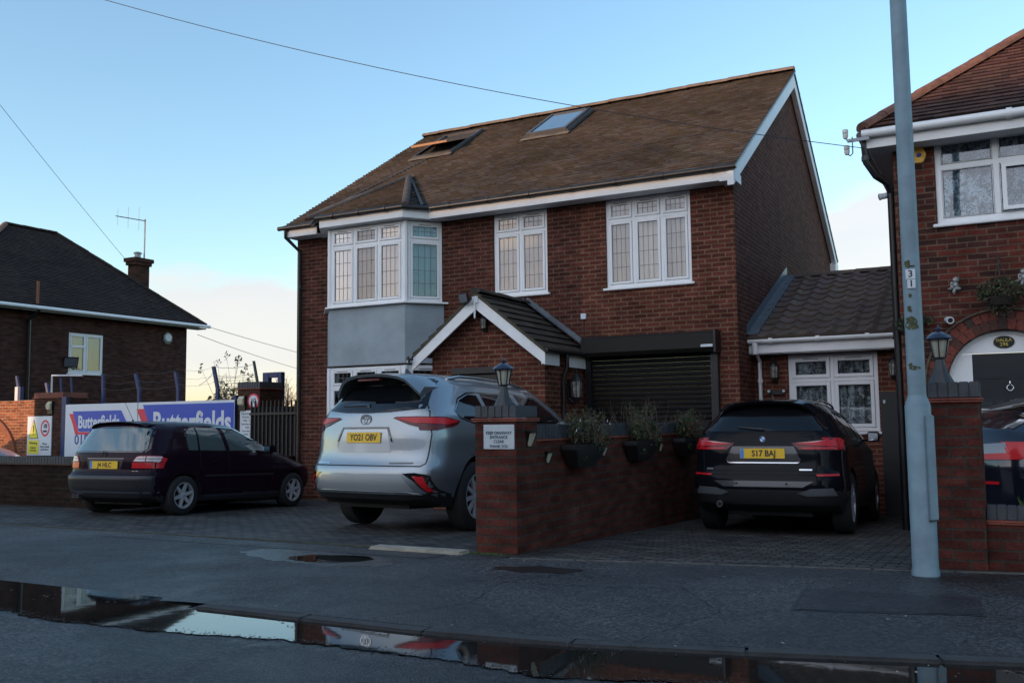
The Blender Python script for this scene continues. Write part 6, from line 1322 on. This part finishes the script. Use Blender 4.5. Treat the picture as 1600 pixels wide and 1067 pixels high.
D('rear_window', [(-.63, .95), (.63, .95), (.66, .98), (.585, 1.26), (.55, 1.285), (-.55, 1.285), (-.585, 1.26), (-.66, .98)], 'rear', TEAL, .004)
gf['seam']([[(-.65, .94), (.65, .94), (.68, .98), (.60, 1.28), (.55, 1.30), (-.55, 1.30), (-.60, 1.28), (-.68, .98), (-.65, .94)]], 'rear', .012, GLOSSB, nm='window_rubber')
spoiler(gf, .54, .46, .23, .02, .015, plum, .06, .02)
for s_ in (-1, 1):
    b0 = D('tail_light', [(s_*x, z) for x, z in ((.50, .70), (.50, .79), (.55, .865), (.60, .88), (.79, .88), (.82, .84), (.82, .70))], 'rear', REDL, .010, .02)
    D('lens', [(s_*x, z) for x, z in ((.515, .79), (.56, .86), (.605, .870), (.80, .870), (.80, .79))], 'rear', CLEARL, .014, .008, parent=b0); D('lens_bar', [(s_*x, z) for x, z in ((.505, .786), (.81, .786), (.81, .80), (.51, .80))], 'rear', REDD, .018, .008, parent=b0); D('lens_bar', [(s_*x, z) for x, z in ((.67, .80), (.68, .80), (.68, .872), (.67, .872))], 'rear', REDD, .017, .006, parent=b0); D('lens_bar', [(s_*x, z) for x, z in ((.56, .832), (.80, .832), (.80, .840), (.56, .840))], 'rear', REDD, .017, .006, parent=b0)
D('plate_recess', [(-.34, .83), (.34, .83), (.30, .665), (-.30, .665)], 'rear', M('plum_dark', (.008, .005, .007), .4), .003); gf['seam']([[(-.34, .84), (.34, .84)]], 'rear', .006, GLOSSB, nm='plate_strip')
gf['plate']('J4 HLC', 0, .745); emblem(gf, -.02, .905, 'letters', .045)
D('badge', [(.50, .665), (.60, .665), (.60, .650), (.50, .650)], 'rear', CHROME, .003)
gf['seam']([[(-.70, .95), (-.74, .62), (.74, .62), (.70, .95)]], 'rear', .005)
gf['seam']([[(-.84, .35), (.84, .35)]], 'rear', .012, M('bumper_line', (.05, .055, .07), .5), nm='bumper_line')
for s_, ax_ in ((1, 'right'), (-1, 'left')):
    D('side_window', [(.84, .965), (1.02, .965), (1.08, 1.305), (.98, 1.30), (.88, 1.25), (.84, 1.12)], ax_, TEAL, .004); D('side_window', [(1.06, .965), (1.60, .965), (1.56, 1.325), (1.12, 1.31)], ax_, TEAL, .004); D('side_window', [(1.69, .965), (2.62, .965), (2.36, 1.14), (2.06, 1.31), (1.66, 1.325)], ax_, TEAL, .004)
    gf['seam']([[(.82, .95), (2.66, .95), (2.38, 1.155), (2.06, 1.33), (1.6, 1.34), (.98, 1.315), (.86, 1.265), (.82, 1.12), (.82, .95)]], ax_, .010, GLOSSB, nm='window_rubber')
    gf['seam']([[(1.645, .96), (1.645, .36), (2.62, .33), (2.70, .60), (2.68, .93)], [(1.05, .95), (1.05, .72), (1.13, .60), (1.20, .36), (1.645, .36)], [(.52, .62), (1.04, .62)]], ax_, .004)
    gf['seam']([[(1.14, .58), (2.68, .58)]], ax_, .016, M('rub_strip', (.02, .02, .022), .5), nm='rub_strip', off=.006)
    gf['seam']([[(1.25, .80), (1.45, .80)], [(1.85, .80), (2.05, .80)]], ax_, .011, GLOSSB, nm='door_handles', off=.012)
    gf['seam']([[(1.15, .27), (2.85, .27)]], ax_, .02, M('sill_grey', (.035, .038, .05), .5), nm='sill_trim', off=.004)
    gf['mirror'](2.46, .99, s_)
D('windscreen', [(-.55, 2.80), (.55, 2.80), (.46, 2.18), (-.46, 2.18)][::-1], 'top', TEAL, .004)
exhaust(gf, -.52, .285, .04, .028, 2)
h_ = gf['hit']('top', 0, .55)[0]; mb = MB(); mb.lathe(h_, [(.016, -.01), (.014, .02), (.004, .03)], 8); mb.tube([h_+Vector((0, 0, .02)), h_+Vector((0, -.20, .34))], .003, 5); mb.build('roof_aerial', BLACKP, R_)
mb = MB(); mb.box(-.45, .45, .35, .8, .16, .26); mb.build('underbody', UNDER, R_)

# --- black crossover
bpaint = paint('black_paint', (.006, .007, .010), .0, .12)
spec = dict(L=4.42, W=.91, r=.345, track=.795, tw=.225, paint=bpaint, lower=M('clad_grey', (.018, .019, .021), .45), crown=.04, bulge=.12,
 top=[(0, 1.50), (.4, 1.52), (1.0, 1.565), (1.7, 1.575), (2.2, 1.53), (2.6, 1.36), (3.05, 1.09), (3.5, 1.05), (4.0, .98), (4.4, .82)], bot=[(0, .36), (.35, .25), (4.0, .24), (4.4, .3)],
 tail=[(.25, .14), (.38, .05), (.52, .0), (.66, .02), (.72, .06), (.80, .07), (.95, .08), (1.10, .12), (1.18, .16), (1.46, .40), (1.55, .48)], nose=[(.2, 4.2), (.5, 4.42), (.8, 4.38), (1.0, 4.0), (1.1, 3.7), (1.5, 3.3)],
 wid=[(0, .985), (.5, 1), (1.2, 1.005), (3.4, .995), (4.4, .94)], rel=[(.25, .93), (.42, 1.0), (.6, 1.0), (.8, .985), (1.0, .97), (1.1, .94), (1.2, .89), (1.45, .73), (1.58, .62)],
 crease=[(.97, .014, .05), (.55, .012, .12)], wheels=[(.88, .40), (3.55, .40)], spokes=(5, .045, .05), lz=lambda u, v: .50 if u < .5 else .34)
bm_ = car('parked_car', 'black crossover with a yellow plate parked before the small extension', 'car', (-2.60, 11.02, -.11), radians(1.2), spec, (.985, .98, 1.035))
D = bm_['decal']; R_ = bm_['root']
D('rear_window', [(-.66, 1.155), (.66, 1.155), (.72, 1.18), (.60, 1.42), (.55, 1.45), (-.55, 1.45), (-.60, 1.42), (-.72, 1.18)], 'rear', TINT, .004)
spoiler(bm_, .58, .62, .24, .035, .03, bpaint, .14, .04)
for s_ in (-1, 1):
    b0 = D('tail_light', [(s_*x, z) for x, z in ((.33, 1.02), (.50, 1.03), (.62, 1.05), (.72, 1.075), (.88, 1.08), (.88, .945), (.42, .945))], 'rear', REDD, .010, .02)
    D('lens', [(s_*x, z) for x, z in ((.36, 1.012), (.60, 1.035), (.86, 1.06), (.86, .985), (.60, .99))], 'rear', REDL, .016, .008, parent=b0); D('lens', [(s_*x, z) for x, z in ((.44, .972), (.86, .972), (.86, .952), (.46, .952))], 'rear', REDL, .015, .008, parent=b0); D('light_strip', [(s_*x, z) for x, z in ((.36, 1.016), (.60, 1.038), (.70, 1.046), (.60, 1.028))], 'rear', M('lens_pale', (.75, .35, .35), .1, coat=1), .019, .008, parent=b0)
    ax_ = 'right' if s_ > 0 else 'left'; b1 = D('tail_light', [(.19, 1.08), (.42, 1.08), (.50, 1.05), (.42, .98), (.19, .95)], ax_, REDL, .010, .02)
    D('rear_reflector', [(s_*x, z) for x, z in ((.60, .675), (.84, .685), (.84, .662), (.62, .655))], 'rear', REDL, .008)
    D('bumper_vent', [(s_*x, z) for x, z in ((.40, .47), (.55, .52), (.78, .53), (.82, .45), (.5, .44))], 'rear', M('vent_grey2', (.10, .11, .12), .35), .006)
D('plate_recess', [(-.36, .985), (.36, .985), (.44, .83), (.40, .80), (-.40, .80), (-.44, .83)], 'rear', M('black_shade', (.010, .011, .013), .25, coat=.6), .003); D('chrome_strip', [(-.40, .795), (.40, .795), (.43, .815), (.40, .808), (-.40, .808), (-.43, .815)], 'rear', CHROME, .008)
bm_['plate']('S17 BAJ', 0, .905); emblem(bm_, 0, 1.065, 'round_quarters', .042)
D('badge', [(.42, .735), (.56, .735), (.56, .718), (.42, .718)], 'rear', CHROME, .003); D('badge', [(-.68, .74), (-.60, .74), (-.60, .722), (-.68, .722)], 'rear', M('badge_grey'), .003)
D('bumper_panel', [(-.58, .60), (.58, .60), (.46, .535), (-.46, .535)], 'rear', M('bumper_sheen', (.035, .038, .043), .3, coat=.5), .005)
bm_['seam']([[(-.74, 1.10), (-.72, .72), (-.64, .69), (.64, .69), (.72, .72), (.74, 1.10)]], 'rear', .005)
D('rear_wiper', [(-.02, 1.18), (.02, 1.16), (-.30, 1.185), (-.30, 1.205)], 'rear', BLACKP, .02, .01)
mb = MB()
for x in (-.30, .28): h_ = bm_['hit']('rear', x, .57)[0]; mb.lathe(h_-Vector((0, .006, 0)), [(.014, 0), (.014, .02)], 10, axis=(0, 1, 0))
mb.build('parking_sensors', UNDER, R_)
for s_, ax_ in ((1, 'right'), (-1, 'left')):
    D('side_window', [(.62, 1.13), (.98, 1.10), (.98, 1.38), (.84, 1.36)], ax_, TINT, .004); D('side_window', [(1.05, 1.10), (1.82, 1.08), (1.74, 1.42), (1.05, 1.40)], ax_, TINT, .004); D('side_window', [(1.90, 1.08), (2.78, 1.07), (2.52, 1.23), (2.2, 1.39), (1.84, 1.42)], ax_, TINT, .004)
    bm_['seam']([[(.60, 1.12), (1.0, 1.085), (2.80, 1.055)]], ax_, .006, CHROME, nm='window_trim'); bm_['seam']([[(1.02, 1.08), (1.04, .85), (1.16, .70), (1.20, .42)], [(1.86, 1.07), (1.86, .38)], [(2.80, 1.05), (2.86, .38)]], ax_, .0035)
    h1 = [bm_['hit']('top', s_*.52, u)[0]+Vector((0, 0, .03)) for u in (.75, 1.0, 1.4, 1.8, 2.15, 2.4)]; h1[0].z -= .035; h1[-1].z -= .03; mb = MB(); mb.tube(h1, .014, 8); mb.build('roof_rail', GLOSSB, R_, smooth=60)
    bm_['mirror'](2.62, 1.13, s_)
antenna_fin(bm_, 0, .72, bpaint); D('windscreen', [(-.58, 2.95), (.58, 2.95), (.48, 2.35), (-.48, 2.35)][::-1], 'top', TINT, .004); exhaust(bm_, -.52, .335, .06, .036, 1)
mb = MB(); mb.box(-.5, .5, .4, .9, .2, .32); mb.build('underbody', UNDER, R_)

# --- dark blue saloon at the right edge
bpaint2 = paint('navy_paint', (.007, .010, .020), .25, .2)
spec2 = dict(L=4.3, W=.90, r=.33, track=.79, tw=.21, paint=bpaint2, lower=UNDER, crown=.04, bulge=.12,
 top=[(0, 1.04), (.2, 1.12), (.6, 1.27), (1.2, 1.41), (1.9, 1.45), (2.4, 1.40), (3.1, 1.02), (3.6, .95), (4.3, .75)], bot=[(0, .40), (.35, .24), (4.0, .22), (4.3, .3)],
 tail=[(.25, .12), (.5, .02), (.75, .0), (.95, .03), (1.05, .08), (1.3, .3)], nose=[(.2, 4.1), (.5, 4.3), (.8, 4.2), (1.0, 3.7), (1.4, 3.2)],
 wid=[(0, .98), (.5, 1), (3.6, .99), (4.3, .94)], rel=[(.22, .92), (.4, 1.0), (.7, 1.0), (.95, .965), (1.05, .90), (1.3, .74), (1.46, .64)],
 crease=[(.92, .016, .05)], wheels=[(.88, .38), (3.4, .38)], spokes=(5, .04, .045), lz=lambda u, v: .42 if u < .5 else .3, ts=.16)
c4 = car('parked_car', 'dark blue saloon with a red tail light behind the low front wall', 'car', (-.60, 10.42, -.07), radians(-50), spec2, (1, 1, 1.09))
D = c4['decal']
D('rear_window', [(-.50, .55), (.50, .55), (.44, 1.1), (-.44, 1.1)], 'top', TINT, .004)
for s_, ax_ in ((1, 'right'), (-1, 'left')):
    b0 = D('tail_light', [(s_*x, z) for x, z in ((.30, .93), (.66, .955), (.70, .87), (.30, .83))], 'rear', M('smoked_lens', (.22, .22, .24), .15, coat=.5), .01, .02); D('lens', [(s_*x, z) for x, z in ((.30, .845), (.70, .87), (.76, .955), (.85, .955), (.85, .87), (.78, .815), (.30, .80))], 'rear', REDL, .016, .01, parent=b0)
    D('tail_light', [(.10, .86), (.22, .87), (.36, .93), (.40, .96), (.10, .96)], ax_, REDL, .012, .02)
    D('rear_reflector', [(s_*x, z) for x, z in ((.4, .62), (.62, .625), (.62, .60), (.4, .595))], 'rear', REDL, .008)
    D('side_window', [(.85, 1.04), (1.5, 1.02), (1.5, 1.30), (1.2, 1.27)], ax_, TINT, .004); D('side_window', [(1.58, 1.02), (2.7, 1.01), (2.2, 1.29), (1.58, 1.31)], ax_, TINT, .004); c4['seam']([[(.22, 1.08), (.5, 1.20), (.9, 1.30), (1.3, 1.35), (1.8, 1.36), (2.3, 1.31), (2.8, 1.02)]], ax_, .009, CHROME, nm='window_trim', off=.006)
    c4['seam']([[(1.54, 1.02), (1.54, .4)], [(.9, .95), (1.02, .75), (1.1, .4)]], ax_, .004)
# --- pale blue car beyond the yard wall: nose just shows
spec3 = dict(spec2); spec3['paint'] = paint('pale_blue_paint', (.30, .48, .60), .3, .3)
c5 = car('parked_car', 'pale blue car whose nose just shows above the low wall at the left edge', 'car', (-24.45, 13.6, -.20), radians(-92), spec3)
c5['decal']('rear_window', [(-.50, .55), (.50, .55), (.44, 1.1), (-.44, 1.1)], 'top', TINT, .004)
for ax_ in ('right', 'left'): c5['decal']('side_window', [(.85, 1.04), (2.7, 1.01), (2.2, 1.29), (1.2, 1.27)], ax_, TINT, .004)
